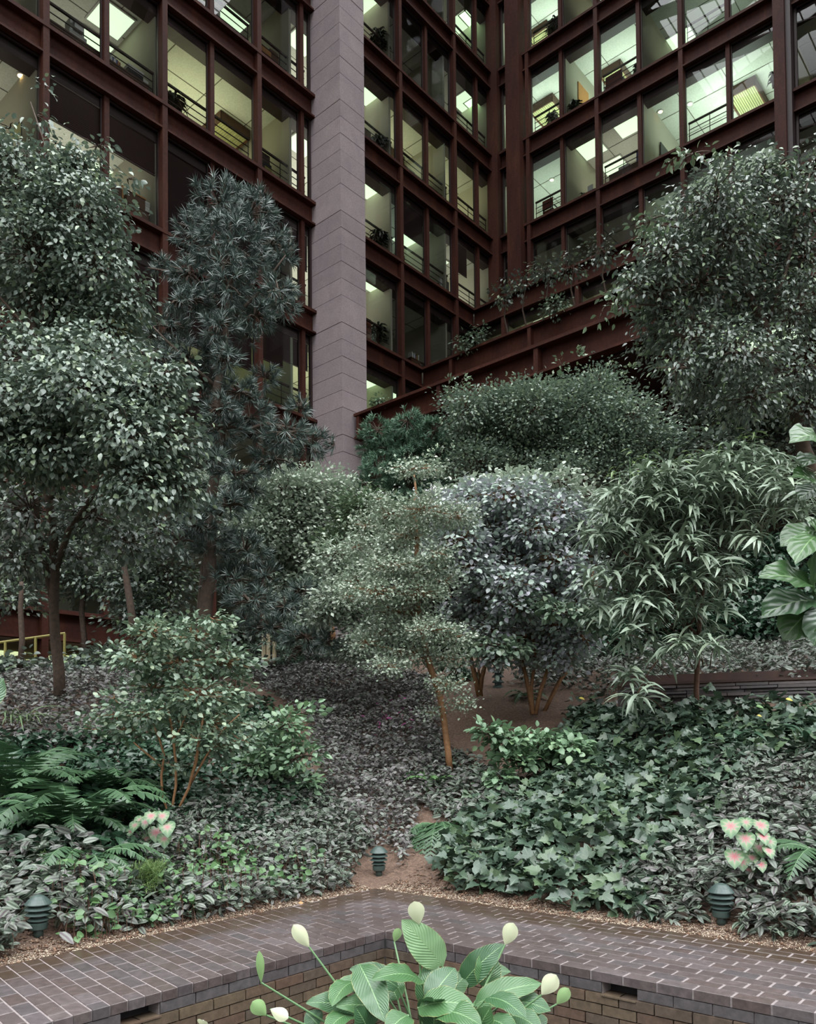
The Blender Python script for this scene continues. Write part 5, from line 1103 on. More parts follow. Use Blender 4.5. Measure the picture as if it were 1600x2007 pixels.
# ---- tiered tree in the centre
t = tree('tiered_tree', (882, 1512, 10.4), 'slender tree with flat tiers of tiny green leaves rising from the striped ground cover')
limbs(t, [[(882, 1515, 10.4, .045), (874, 1440, 10.4, .04), (862, 1360, 10.4, .04), (838, 1290, 10.4, .04), (820, 1210, 10.4, .035), (816, 1110, 10.4, .03), (812, 1000, 10.4, .022), (810, 920, 10.4, .01)]],
      [[(820, 1210, 10.4, .02), (760, 1190, 10.3, .012), (700, 1170, 10.3, .006)], [(838, 1290, 10.4, .02), (760, 1270, 10.3, .01), (720, 1260, 10.3, .005)], [(816, 1110, 10.4, .02), (880, 1090, 10.3, .01)], [(862, 1360, 10.4, .015), (910, 1330, 10.3, .008)]], 'bark_orange')
TI = [(815, 918, 44, 7), (790, 914, 24, 5), (850, 922, 24, 4), (740, 978, 26, 10), (770, 1010, 60, 18), (830, 1000, 60, 18), (890, 1010, 50, 18), (720, 1030, 34, 18), (800, 1050, 50, 14), (700, 1072, 30, 14), (860, 1085, 40, 14), (770, 1110, 60, 20), (830, 1120, 60, 22), (870, 1140, 34, 18), (700, 1140, 44, 18), (740, 1160, 60, 20), (820, 1165, 60, 20), (680, 1170, 34, 14), (790, 1200, 60, 14), (760, 1240, 60, 20), (840, 1235, 60, 20), (890, 1250, 34, 18), (720, 1260, 34, 16), (800, 1280, 70, 18), (870, 1290, 44, 14), (760, 1305, 44, 10), (880, 1340, 40, 9), (905, 1378, 30, 6), (850, 1396, 24, 5)]
crown([blob(x, y, a, b, 10.2+((i*31) % 5-2)*.16, 1.2) for i, (x, y, a, b) in enumerate(TI)], 46, .085, 26, .042, T_fold(.36), LM['tier'], t, g, droop=.05, shell=.3, jit=.55, bark='bark_orange', twigtube=.003)
# grey leaved patch inside and left of the tiers
fine_tree('grey_shrub', (700, 1330, 13.5), 'soft grey-green shrub behind and left of the tiered tree',
    [(660, 1170, 44, 34), (690, 1130, 50, 34), (740, 1090, 60, 34), (640, 1200, 34, 24), (690, 1200, 50, 24), (780, 1070, 50, 24), (720, 1230, 50, 20), (700, 1270, 50, 24), (660, 1090, 40, 34)],
    12.6, 'fine', .075, 36, 24, .11, shell=.4, w=.32, cat='shrub')
fine_tree('bright_shrub', (690, 1300, 15.5), 'bright green small-leaved shrub between the pale fine-leaved tree and the tiered tree',
    [(710, 1000, 44, 34), (690, 1050, 50, 34), (740, 1060, 44, 24), (660, 1080, 34, 34), (700, 1100, 44, 24), (760, 1000, 34, 24)],
    14.2, 'fine_green', .085, 32, 26, .13, cat='shrub')

# ---- plum grey shrub with orange stems
t = tree('plum_leaved_shrub', (1040, 1385, 12), 'wide grey-plum leaved shrub on bare orange-brown stems in the centre right', 'shrub')
limbs(t, [], [[(1045, 1400, 11.7, .035), (1030, 1320, 11.8, .03), (1000, 1200, 11.8, .02), (960, 1100, 11.8, .012)], [(1050, 1400, 11.7, .03), (1075, 1310, 11.7, .028), (1100, 1240, 11.7, .02), (1110, 1130, 11.7, .012)], [(1045, 1400, 11.7, .03), (1050, 1290, 11.8, .02), (1045, 1120, 11.8, .012)],
              [(940, 1365, 12.4, .045), (925, 1300, 12.4, .035), (900, 1240, 12.4, .02), (880, 1150, 12.4, .012)], [(940, 1365, 12.4, .04), (955, 1290, 12.4, .03), (985, 1200, 12.3, .02), (1010, 1100, 12.2, .012)], [(945, 1365, 12.4, .02), (930, 1250, 12.4, .012), (935, 1140, 12.4, .01)],
              [(1140, 1250, 12, .02), (1100, 1330, 12, .03), (1065, 1400, 12, .03)], [(1000, 1180, 11.5, .014), (1030, 1110, 11.5, .01), (1060, 1060, 11.5, .006)], [(1010, 1160, 11.4, .012), (1010, 1090, 11.4, .008)]], 'bark_orange')
B = [blob(x, y, a, b, 11.6+((i*23) % 5-2)*.25) for i, (x, y, a, b) in enumerate([(880, 1010, 44, 30), (930, 980, 50, 30), (990, 975, 60, 30), (1050, 985, 50, 30), (1100, 1010, 44, 34), (900, 1060, 50, 30), (970, 1040, 60, 34), (1050, 1040, 60, 34), (1120, 1060, 44, 34), (870, 1060, 30, 24), (920, 1110, 40, 24), (1000, 1090, 50, 24), (1090, 1100, 50, 30), (1150, 1100, 34, 34), (950, 1180, 44, 24), (1010, 1190, 50, 24), (1080, 1170, 50, 30), (960, 1240, 44, 24), (1030, 1250, 50, 24), (1090, 1230, 44, 30), (970, 1290, 34, 12), (1040, 1290, 34, 14), (1130, 1180, 30, 30), (850, 1100, 34, 30), (1150, 1040, 40, 34), (1160, 1150, 34, 34), (920, 1180, 40, 24), (1140, 1250, 34, 24), (900, 1210, 34, 24), (1100, 1290, 40, 16), (1000, 1140, 60, 26)])]
crown(B, 46, .10, 14, .080, T_oval(.36, .12), LM['plum'], t, g, droop=.25, singles=200, shell=.55, bark='bark_orange', twigtube=.010)
B = [blob(*q) for q in ((870, 985, 44, 24, 13), (940, 960, 50, 22, 13), (1010, 950, 50, 20, 13), (1060, 955, 44, 20, 13), (1140, 985, 44, 24, 13), (1190, 1010, 34, 24, 13), (840, 1020, 40, 30, 13), (1100, 945, 34, 18, 12.5), (1000, 955, 44, 18, 12.5), (950, 965, 34, 14, 12.5), (1160, 970, 24, 12, 12.4), (900, 975, 34, 14, 12.3))]
crown(B, 34, .10, 14, .08, T_oval(.34, .12), LM['fine'], t, g, droop=.0)
# pale oval leaves low in the middle, hanging sprays
t = tree('oval_leaved_shrub', (1150, 1370, 11), 'pale blue-green oval leaved spray hanging below the grey-plum shrub', 'shrub')
B = [blob(*q) for q in ((960, 1265, 50, 12, 11), (1000, 1275, 34, 10, 11), (1100, 1200, 44, 14, 10.8), (1160, 1215, 34, 14, 10.8), (1060, 1180, 34, 12, 11))]
crown(B, 34, .08, 11, .10, T_oval(.34, .14), LM['murraya'], t, g, droop=.3, singles=120)

# ---- long-leaved fig (right)
t = tree('long_leaved_fig', (1368, 1390, 10.2), 'bushy tree with long drooping lance-shaped leaves on one thin trunk, right of centre')
limbs(t, [[(1368, 1400, 10.2, .035), (1367, 1310, 10.1, .033), (1372, 1200, 9.9, .03), (1385, 1080, 9.8, .025), (1400, 980, 9.8, .015)]],
      [[(1370, 1250, 10, .02), (1300, 1150, 9.6, .014), (1220, 1080, 9.3, .008)], [(1385, 1080, 9.8, .02), (1460, 1000, 9.8, .012), (1540, 940, 9.9, .006)], [(1372, 1200, 9.9, .015), (1300, 1280, 9.6, .01), (1250, 1360, 9.3, .006)], [(1385, 1080, 9.8, .015), (1300, 960, 9.7, .008), (1250, 920, 9.7, .004)]], 'bark_red')
def drooping_whorls(par, centres, per, L, w, mat, g, singles, spread=.9, droop=.55, name='leaf'):
    C_ = np.array([at(*c) for c in centres]); n = len(C_)*per; idx = np.repeat(np.arange(len(C_)), per); a = g.uniform(0, 2*PI, n); el = g.uniform(-.65, .5, n)
    D = np.c_[np.cos(a)*np.cos(el), np.sin(a)*np.cos(el), np.sin(el)]; D[:, 1] -= .15; D = norm(D); P = C_[idx]+g.normal(size=(n, 3))*.035+ZZ*(g.random(n)[:, None]*.07)
    Nn = norm(np.array([0, -.25, 1.0])+D*[.4, .4, 0]+g.normal(size=(n, 3))*.25); S = L*g.uniform(.7, 1.15, n)
    for q in range(3):
        s = np.arange(n) % 3 == q
        put_leaves(par, T_long(w, droop*(.3+.35*q), 5), P[s], D[s], Nn[s], S[s], mat, singles//3, name)
cs = []
LB = [(1230, 1000, 70, 34), (1180, 1050, 40, 30), (1290, 960, 60, 34), (1350, 940, 60, 40), (1420, 930, 60, 40), (1490, 920, 60, 40), (1550, 960, 50, 40), (1320, 1020, 70, 34), (1400, 1010, 70, 40), (1480, 1000, 60, 34), (1230, 1060, 60, 30), (1300, 1080, 60, 30), (1380, 1080, 60, 34), (1450, 1050, 40, 24), (1180, 1140, 34, 20), (1240, 1130, 50, 26), (1310, 1140, 60, 26), (1400, 1140, 60, 34), (1180, 1190, 34, 16), (1230, 1200, 44, 20), (1300, 1200, 60, 24), (1370, 1190, 50, 24), (1250, 1250, 34, 20), (1380, 1260, 50, 16), (1340, 1275, 30, 10), (1270, 1290, 34, 14), (1230, 1340, 24, 16), (1250, 1370, 20, 12), (1560, 1010, 30, 30)]
for x, y, a, b in LB:
    k = max(3, int(a*b/125))
    for _ in range(k):
        r_, th = math.sqrt(g.random()), g.uniform(0, 2*PI); dep = g.uniform(-.65, .45); cs.append((x+a*r_*math.cos(th), y+b*r_*math.sin(th), 9.7+dep))
drooping_whorls(t, cs, 12, .33, .070, LM['lance'], g, 285)
tw = MB()
for c in cs[::2]: p = at(*c); q = at(1385+(c[0]-1385)*.55, c[1]+35, 9.9); tw.tube([q, (p+q)/2+ZZ*.05, p], [.008, .006, .004], 4, cap=False)
tw.build('twigs', M['bark_red'], t)['kind'] = 'stuff'
cs = [(1235, 905, 9.6), (1262, 925, 9.6), (1290, 930, 9.6), (1215, 935, 9.6), (1365, 895, 9.6), (1410, 880, 9.7), (1460, 870, 9.7), (1480, 855, 9.7), (1270, 900, 9.6), (1420, 905, 9.6), (1330, 925, 9.6)]
drooping_whorls(t, cs, 7, .20, .07, LM['lance_new'], g, 30)
st_ = MB()
for c in cs: p = at(*c); st_.tube([p-ZZ*.35+g.normal(size=3)*.03, p+ZZ*.06], [.006, .003], 4)
st_.build('young_shoot', M['green_stem'], t)

# dim understorey behind the trunks
t = tree('understorey_shrub', (1300, 1300, 15.5), 'dim green understorey filling the shade behind the long-leaved fig trunk', 'shrub')
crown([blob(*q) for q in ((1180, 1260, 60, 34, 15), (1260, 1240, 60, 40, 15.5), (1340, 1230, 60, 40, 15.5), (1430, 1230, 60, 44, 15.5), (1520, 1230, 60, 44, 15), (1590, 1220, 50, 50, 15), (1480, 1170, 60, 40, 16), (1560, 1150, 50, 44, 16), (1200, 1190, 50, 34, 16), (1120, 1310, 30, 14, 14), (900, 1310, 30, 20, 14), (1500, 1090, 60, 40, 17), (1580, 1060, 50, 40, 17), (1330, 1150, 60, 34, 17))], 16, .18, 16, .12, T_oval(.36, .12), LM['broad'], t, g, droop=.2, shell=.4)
t = tree('understorey_shrub', (430, 1310, 15.5), 'dim green understorey behind the orange-stemmed shrub at the left', 'shrub')
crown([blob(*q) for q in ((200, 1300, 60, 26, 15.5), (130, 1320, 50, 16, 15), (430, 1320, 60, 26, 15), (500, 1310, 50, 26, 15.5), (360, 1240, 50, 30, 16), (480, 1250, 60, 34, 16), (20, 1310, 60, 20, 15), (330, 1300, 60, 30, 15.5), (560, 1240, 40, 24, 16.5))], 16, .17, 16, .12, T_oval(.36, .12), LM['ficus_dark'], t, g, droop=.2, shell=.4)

# ---- fiddle-leaf fig at the right edge
t = tree('fiddle_leaf_fig', (1650, 1500, 6.2), 'fiddle-leaf fig with very large glossy leaves at the right edge')
limbs(t, [[(1640, 1560, 6.2, .03), (1625, 1250, 6.0, .028), (1612, 1000, 5.9, .024), (1605, 800, 5.9, .015)]], [], 'bark')
def big_leaf(par, base, tip, nrm, w, tm_droop, mat, name='leaf', n=10, wave=.03, peak=.6, stalk=None, fold=.2):
    b_ = np.array(base); d = np.array(tip)-b_; L = np.linalg.norm(d); V, F = [], []
    for i in range(n+1):
        t_ = i/n; e_ = math.log(.5)/math.log(peak); ww = w/L*(math.sin(PI*min(1, t_**e_))**.62) if 0 < t_ < 1 else .012
        for j, s in enumerate((-1, -.55, 0, .55, 1)):
            V.append((ww*s, t_, .10*math.sin(PI*t_)-tm_droop*t_*t_+abs(s)*ww*fold+(wave*math.sin(t_*19+s*2)*abs(s))))
        if i:
            q = (i-1)*5
            for j in range(4): F += [(q+j, q+j+1, q+j+6, q+j+5)]
    V = np.array(V); X, Y, Z = frames(d[None], np.array(nrm, float)[None]); uv = uv_of(V)
    for r in range(n+1): uv[r*5:(r+1)*5, 0] = np.array([0, .225, .5, .775, 1.0])
    W_ = b_+L*(V[:, 0:1]*X+V[:, 1:2]*Y+V[:, 2:3]*Z)
    me = npmesh(name, W_-np.array(par.location), F, mat, uv, smooth=True)
    o = link(name, me, par)
    if stalk is not None:
        mb = MB().tube([np.array(stalk), (np.array(stalk)+b_)/2+ZZ*.02, b_], [.005, .0045, .004], 6); mb.V = [tuple(np.array(v)-np.array(par.location)) for v in mb.V]
        me2 = bpy.data.meshes.new('stalk'); me2.from_pydata(mb.V, [], mb.F); me2.materials.append(M['green_stem']); link('stalk', me2, par)
    return o
YF = 5.9
FLV = [((1608, 1172), (1502, 1115), .115, -.05), ((1612, 1182), (1498, 1195), .12, .06), ((1610, 1180), (1535, 1248), .11, .1), ((1600, 1170), (1615, 1085), .12, -.05), ((1615, 1185), (1600, 1260), .11, .1), ((1620, 1150), (1660, 1100), .11, 0), ((1615, 870), (1556, 853), .09, .0), ((1618, 905), (1575, 905), .09, 0),
       ((1608, 1040), (1532, 1062), .09, .1), ((1610, 1050), (1560, 1090), .09, .15), ((1612, 960), (1560, 925), .09, 0), ((1612, 955), (1568, 975), .08, .1), ((1618, 850), (1665, 830), .1, 0), ((1620, 1000), (1670, 1020), .1, 0), ((1615, 1060), (1590, 1020), .09, 0)]
for i, (a, b_, w_, dr) in enumerate(FLV):
    A = at(a[0], a[1], YF); Bp = at(b_[0], b_[1], YF-.28+.12*(i % 3)); big_leaf(t, A, Bp, norm(np.array([(-.3 if i % 2 else .2), -.75, .7])), w_*1.3, .10, LM['fiddle'], peak=.62, wave=.035, stalk=A+np.array([.05, .1, -.08]))

# ---- blue-green shrub lower left with orange stems
t = tree('oval_leaved_shrub', (335, 1600, 8.2), 'blue-green oval leaved shrub on forked orange-brown stems, lower left', 'shrub')
limbs(t, [], [[(333, 1605, 8.2, .0115), (318, 1560, 8.2, .014), (322, 1480, 8.2, .0115), (300, 1420, 8.2, .01)], [(335, 1605, 8.2, .0115), (345, 1540, 8.15, .014), (340, 1450, 8.15, .015), (330, 1390, 8.1, .01)], [(337, 1605, 8.2, .0115), (370, 1545, 8.1, .014), (385, 1490, 8.05, .016), (400, 1400, 8, .01)], [(322, 1510, 8.2, .014), (285, 1475, 8.2, .01), (262, 1455, 8.2, .007)], [(340, 1450, 8.15, .012), (365, 1400, 8.1, .008)], [(372, 1540, 8.1, .012), (430, 1440, 8.1, .008), (470, 1400, 8.1, .005)]], 'bark_orange')
B = [blob(x, y, a, b, 8.3+((i*23) % 5-2)*.18) for i, (x, y, a, b) in enumerate([(300, 1240, 60, 30), (380, 1250, 60, 34), (420, 1215, 26, 18), (440, 1300, 60, 34), (350, 1300, 70, 34), (270, 1290, 50, 30), (300, 1350, 60, 30), (390, 1360, 70, 34), (460, 1350, 40, 34), (230, 1400, 44, 18), (290, 1400, 50, 24), (350, 1420, 50, 24), (420, 1420, 50, 30), (450, 1400, 40, 24), (250, 1430, 40, 14), (390, 1450, 34, 20), (430, 1460, 40, 26), (335, 1500, 24, 12), (345, 1520, 20, 12), (470, 1450, 30, 20), (225, 1370, 24, 12), (490, 1420, 24, 14), (180, 1430, 22, 10)])]
crown(B, 44, .07, 13, .064, T_oval(.32, .10), LM['murraya'], t, g, droop=.15, singles=300, shell=.45, bark='bark_orange', twigtube=.003)
t = tree('mint_leaved_shrub', (555, 1560, 9.6), 'low pale mint-green shrub to the right of the orange-stemmed shrub', 'shrub')
B = [blob(x, y, a, b, 9.3+i % 3*.15) for i, (x, y, a, b) in enumerate([(560, 1420, 34, 24), (590, 1400, 24, 20), (540, 1470, 44, 28), (590, 1480, 34, 30), (500, 1500, 34, 24), (550, 1530, 40, 24), (600, 1530, 18, 16), (500, 1580, 20, 9), (525, 1585, 16, 8)])]
crown(B, 36, .08, 12, .085, T_oval(.34, .1), LM['mint'], t, g, droop=.1, singles=150, shell=.5)
t = tree('mint_leaved_shrub', (1080, 1590, 9.2), 'low pale mint-green shrub at the upper left of the ivy bed', 'shrub')
B = [blob(x, y, a, b, 9.4+i % 3*.15) for i, (x, y, a, b) in enumerate([(960, 1440, 30, 14), (1000, 1450, 44, 18), (1060, 1455, 50, 20), (1110, 1470, 40, 20), (1010, 1490, 40, 18), (1070, 1500, 40, 18), (1130, 1500, 24, 16), (980, 1525, 30, 14), (1040, 1550, 20, 12), (1110, 1540, 34, 14), (1000, 1560, 20, 8)])]
crown(B, 42, .07, 11, .095, T_oval(.36, .1), LM['mint'], t, g, droop=.1, singles=200, shell=.5, upn=1.2)

# ---- ground covers
from math import inf
def inside(poly, x, y):
    r = np.zeros(len(x), bool); n = len(poly)
    for i in range(n):
        x1, y1 = poly[i]; x2, y2 = poly[(i+1) % n]
        c = ((y1 > y) != (y2 > y)) & (x < (x2-x1)*(y-y1)/((y2-y1) or 1e-9)+x1); r ^= c
    return r
def bed(name, label, cat, poly, xr, yr, dens, L, tm, mat, g, h=(.02, .16), singles=300, flat=1.0, edge=.10, jit=.62, stem=True, group=None, out=None):
    n = int((xr[1]-xr[0])*(yr[1]-yr[0])*dens); xy = np.c_[g.uniform(*xr, n), g.uniform(*yr, n)]; so = signed_out(xy)
    z = hill(xy); P = np.c_[xy, z]; px, py = pix(P+ZZ*.05); k = inside(poly, px+g.normal(size=n)*6, py+g.normal(size=n)*5) & (so > edge)
    for bc in BOL:
        q = xy-bc[:2]; tc_ = norm(EYE[:2]-bc[:2]); al = q@tc_; lat = np.abs(q@np.array([-tc_[1], tc_[0]])); k &= ~((al > -.10) & (al < .75) & (lat < .12))
    k &= ~inside([(640, 1790), (700, 1700), (722, 1655), (760, 1650), (790, 1700), (800, 1735), (880, 1790)], px, py)
    P = P[k]; n = len(P); wav = .5+.5*np.sin(P[:, 0]*5.1+np.sin(P[:, 1]*3.3)*2)*np.sin(P[:, 1]*4.3+1)
    hh = g.uniform(h[0], h[1], n)*(.35+1.1*wav); P[:, 2] += hh
    P = P-np.array([0, 1, 0])*0
    a = g.uniform(0, 2*PI, n); el = g.normal(-.05, .45, n); D = norm(np.c_[np.cos(a), np.sin(a), np.sin(el)]); D[:, 1] -= .25; D = norm(D)
    Nn = norm(np.array([0, -.35, flat])+g.normal(size=(n, 3))*jit); S = L*g.uniform(.65, 1.2, n)
    cen = P.mean(0); cen[2] = hill(cen[None, :2])[0]
    t = root(name, cen, label, cat, group)
    put_leaves(t, tm, P, D, Nn, S, mat, singles)
    if stem:
        mb = MB()
        for i in range(0, n, max(1, n//350)): p = P[i]; mb.tube([p+np.array([g.normal()*.04, g.normal()*.04, -hh[i]-.02]), p], [.003, .002], 3, cap=False)
        mb.build('stems', M['bark_red'], t)['kind'] = 'stuff'
    return t, P
ZEB = T_oval(.22, .18, .25)
ZEBS = (np.array([(0, 0, 0), (.23, .42, .05), (0, 1, -.16), (-.23, .42, .05), (0, .45, 0)]), np.array([(4, 0, 1), (4, 1, 2), (4, 2, 3), (4, 3, 0)]))
# polygons in the picture frame select which part of the bank each planting covers
bed('striped_ground_cover', 'purple-grey carpet of silver-striped creeping leaves covering the middle of the bank', 'ground cover', [(430, 1285), (600, 1270), (700, 1275), (840, 1330), (880, 1500), (830, 1560), (800, 1660), (790, 1690), (720, 1650), (640, 1540), (600, 1400), (500, 1330)], (-4, 2.5), (8, 19), 1700, .082, ZEBS, LM['zebra_dark'], g, h=(.02, .2))
bed('striped_ground_cover', 'silver-green striped creeping leaves below the mint shrub, down to the left path edge', 'ground cover', [(280, 1600), (480, 1560), (620, 1520), (720, 1640), (745, 1670), (690, 1735), (560, 1770), (400, 1800), (330, 1780), (250, 1700)], (-3.5, 1), (5, 11), 1900, .082, ZEB, LM['zebra'], g, h=(.02, .17))
bed('striped_ground_cover', 'large silver-striped leaves at the far left around the bollard light', 'ground cover', [(-900, 1640), (120, 1660), (300, 1720), (420, 1790), (300, 1810), (150, 1830), (-60, 1890), (-900, 2100)], (-6.5, -.8), (2, 8), 1000, .12, ZEB, LM['zebra'], g, h=(.03, .2), edge=.14)
bed('striped_ground_cover', 'dark purple striped leaves under the fig trunk at the left', 'ground cover', [(-700, 1300), (60, 1300), (200, 1305), (420, 1290), (440, 1330), (330, 1350), (300, 1380), (240, 1470), (-700, 1480)], (-12, -1.5), (8, 20), 600, .10, ZEBS, LM['zebra_dark'], g, singles=150)
bed('striped_ground_cover', 'silver-striped leaves between ivy and tiered tree, centre', 'ground cover', [(850, 1450), (960, 1500), (1060, 1560), (960, 1600), (880, 1620), (820, 1560)], (-.5, 3), (7, 12), 1100, .10, ZEB, LM['zebra'], g, singles=150)
bed('striped_ground_cover', 'silver-striped leaves around the pink caladium and right bollard light', 'ground cover', [(1400, 1480), (2900, 1420), (2900, 2000), (1560, 1850), (1400, 1800), (1250, 1790), (1180, 1720), (1230, 1690), (1340, 1640), (1390, 1560)], (.8, 8), (2.5, 10), 1500, .10, ZEB, LM['zebra'], g, h=(.02, .2), edge=.13)
bed('striped_ground_cover', 'dim striped carpet behind the slate wall at the right', 'ground cover', [(1000, 1340), (1060, 1270), (1300, 1250), (2400, 1240), (2400, 1345), (1400, 1345), (1200, 1360)], (1, 15), (10, 19), 420, .12, ZEBS, LM['zebra'], g, singles=120, h=(.02, .25))
bed('ivy_bed', 'deep green lobed ivy carpeting the right-hand bank above the path', 'ivy', [(880, 1740), (850, 1690), (920, 1600), (1060, 1540), (1120, 1400), (1250, 1390), (2600, 1395), (2600, 1470), (1480, 1490), (1420, 1560), (1400, 1640), (1330, 1680), (1260, 1720), (1280, 1790), (1100, 1770), (960, 1745)], (-.3, 9), (4.5, 12.5), 520, .125, IVY, LM['ivy'], g, h=(.03, .24), singles=300, flat=.75, jit=.45, edge=.08)
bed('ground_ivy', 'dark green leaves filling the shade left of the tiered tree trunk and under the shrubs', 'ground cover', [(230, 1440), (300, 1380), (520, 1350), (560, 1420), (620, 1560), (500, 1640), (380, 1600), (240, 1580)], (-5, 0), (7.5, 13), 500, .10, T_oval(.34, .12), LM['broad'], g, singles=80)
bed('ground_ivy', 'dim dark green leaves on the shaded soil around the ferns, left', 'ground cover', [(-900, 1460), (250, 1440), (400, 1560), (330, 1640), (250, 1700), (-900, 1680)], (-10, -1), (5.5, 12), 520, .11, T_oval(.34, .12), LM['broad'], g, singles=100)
bed('low_green_plants', 'small green creeping leaves along the left path edge', 'ground cover', [(90, 1780), (150, 1700), (300, 1690), (480, 1660), (640, 1730), (480, 1770), (320, 1810), (120, 1850)], (-4, 0), (4, 9), 420, .065, T_oval(.4, .1), LM['murraya_small'], g, singles=160, h=(.06, .26))
LM['purple'] = leaf_mat('magenta_purple_leaf', G((.14, .02, .08), (.22, .04, .14)), .45, .4, None, .15)
bed('purple_creeper', 'dark magenta leaves scattered in the middle of the striped carpet', 'ground cover', [(720, 1400), (790, 1390), (830, 1430), (800, 1460), (730, 1450)], (-1.5, 1.5), (9, 13.5), 60, .085, ZEB, LM['purple'], g, singles=60, h=(.12, .24))
# ---- ferns: every frond a part
def fern(base, fronds, L, mat, label, g, w=.20, np_=20, up=.8, seed=0, name='sword_fern', arc=1.0, az=None, piv=None):
    c = gray(base[0], base[1]) if base[1] > 1400 else ground_at(*base)
    t = root(name, c, label, 'fern')
    for f in range(fronds):
        a = (az[0]+(az[1]-az[0])*(f+g.uniform(-.3, .3))/max(1, fronds-1)) if az else 2*PI*(f+g.uniform(-.3, .3))/fronds
        l = L*g.uniform(.7, 1.1); dh = np.array([math.cos(a), math.sin(a), 0]); u_ = up*g.uniform(.7, 1.15)
        pts = [c+dh*l*(s*.92)+ZZ*l*(u_*s-arc*1.0*s*s) for s in np.linspace(0, 1, 9)]
        side = np.cross(dh, ZZ); V, F = [], []
        for k in range(np_):
            s = .12+.88*k/np_; i = min(int(s*8), 7); q = pts[i]+(pts[i+1]-pts[i])*(s*8-i); tang = norm(pts[i+1]-pts[i]); pl = l*w*(math.sin(PI*min(1, (s*.9+.1)))**.6)*(.95 if s < .9 else .6)
            for sd in (-1, 1):
                d = norm(side*sd+tang*.45-ZZ*.30+np.array([0, 0, 0])+g.normal(size=3)*.1); wd = tang*l*.58/np_; n0 = len(V)
                V += [q-wd*.7, q+wd*.8, q+d*pl*.6+wd*.75, q+d*pl+wd*.3, q+d*pl*.6-wd*.6]; F += [(n0, n0+1, n0+2), (n0, n0+2, n0+4), (n0+4, n0+2, n0+3)]
        V = np.array(V)-c; o = link('frond', npmesh('frond', V, F, LM[mat]), t)
        mb = MB().tube([p-c for p in pts], [.0045-.0004*i for i in range(9)], 4, cap=False); me = bpy.data.meshes.new('midrib'); me.from_pydata(mb.V, [], mb.F); me.materials.append(M['green_stem']); link('midrib', me, o)
g = np.random.default_rng(5)
fern((140, 1640, 7.3), 26, .95, 'fern', 'largest sword fern, spreading deep green fronds at the lower left', g, up=1.35)
fern((170, 1700, 7), 18, .7, 'fern', 'low sword fern in front of the largest one, above the small feathery tufts', g, up=1.0)
fern((25, 1580, 7.6), 20, .9, 'fern', 'sword fern at the left edge behind the largest one', g, up=1.45)
fern((205, 1570, 8.0), 18, .85, 'fern', 'upright sword fern between the broad dark leaves and the orange-stemmed shrub', g, up=1.3)
fern((862, 1625, 8.5), 16, .8, 'fern', 'sword fern hanging towards the path corner beside the ivy', g, up=.7, az=(-PI*.95, -.05), arc=1.25)
fern((850, 1545, 8.9), 9, .38, 'fern_light', 'small bright green fern on top of the hanging sword fern', g, up=1.2)
fern((830, 1530, 9.3), 8, .36, 'fern', 'small dark green fern behind the bright green fern in the centre', g, up=1.0)
fern((1625, 1700, 6.1), 18, .7, 'fern', 'sword fern cut by the right edge beside the pink caladium', g, up=.9)
fern((430, 1690, 7.4), 10, .3, 'fern_light', 'small light green fern in the striped ground cover left of centre', g, up=1.2)
fern((185, 1822, 5.9), 6, .20, 'fern_light', 'tiny pale green fern by the path beside the left bollard light', g, up=.7, np_=12, w=.28)
fern((900, 1335, 14), 8, .5, 'fern', 'dim small fern behind the tiered tree on the shaded soil', g)
fern((1030, 1385, 12.6), 9, .5, 'fern', 'dark fern on the bare soil below the grey-plum shrub', g)
# asparagus ferns: feathery mounds
def feather_mound(base, R, label, n=900):
    c = gray(base[0], base[1])
    t = root('asparagus_fern', c, label, 'fern'); k = 22; st_ = MB(); P = []; D = []
    for i in range(k):
        d = norm(np.array([g.normal(), g.normal(), abs(g.normal())*1.1+.5])); tip = c+d*R*g.uniform(.8, 1.15); st_.tube([c, (c+tip)/2+ZZ*R*.2, tip], .0025, 3, cap=False)
        for s in g.uniform(.25, 1, n//k): m = c+(tip-c)*s+ZZ*R*.8*s*(1-s); P.append(m+g.normal(size=3)*R*.07); D.append(norm(d+g.normal(size=3)*.9))
    P, D = np.array(P), np.array(D); put_leaves(t, T_fold(.06), P, D, norm(g.normal(size=P.shape)+ZZ), np.full(len(P), R*.22), LM['asparagus']); st_.build('stems', M['green_stem'], t)['kind'] = 'stuff'
feather_mound((292, 1760, 6.6), .24, 'feathery light green asparagus fern mound at the left path edge', 2600)
feather_mound((80, 1700, 6.4), .15, 'small feathery yellow-green tuft above the left bollard light', 900)
feather_mound((170, 1770, 6.2), .13, 'low feathery tuft of yellow-green needles right of the left bollard light', 700)
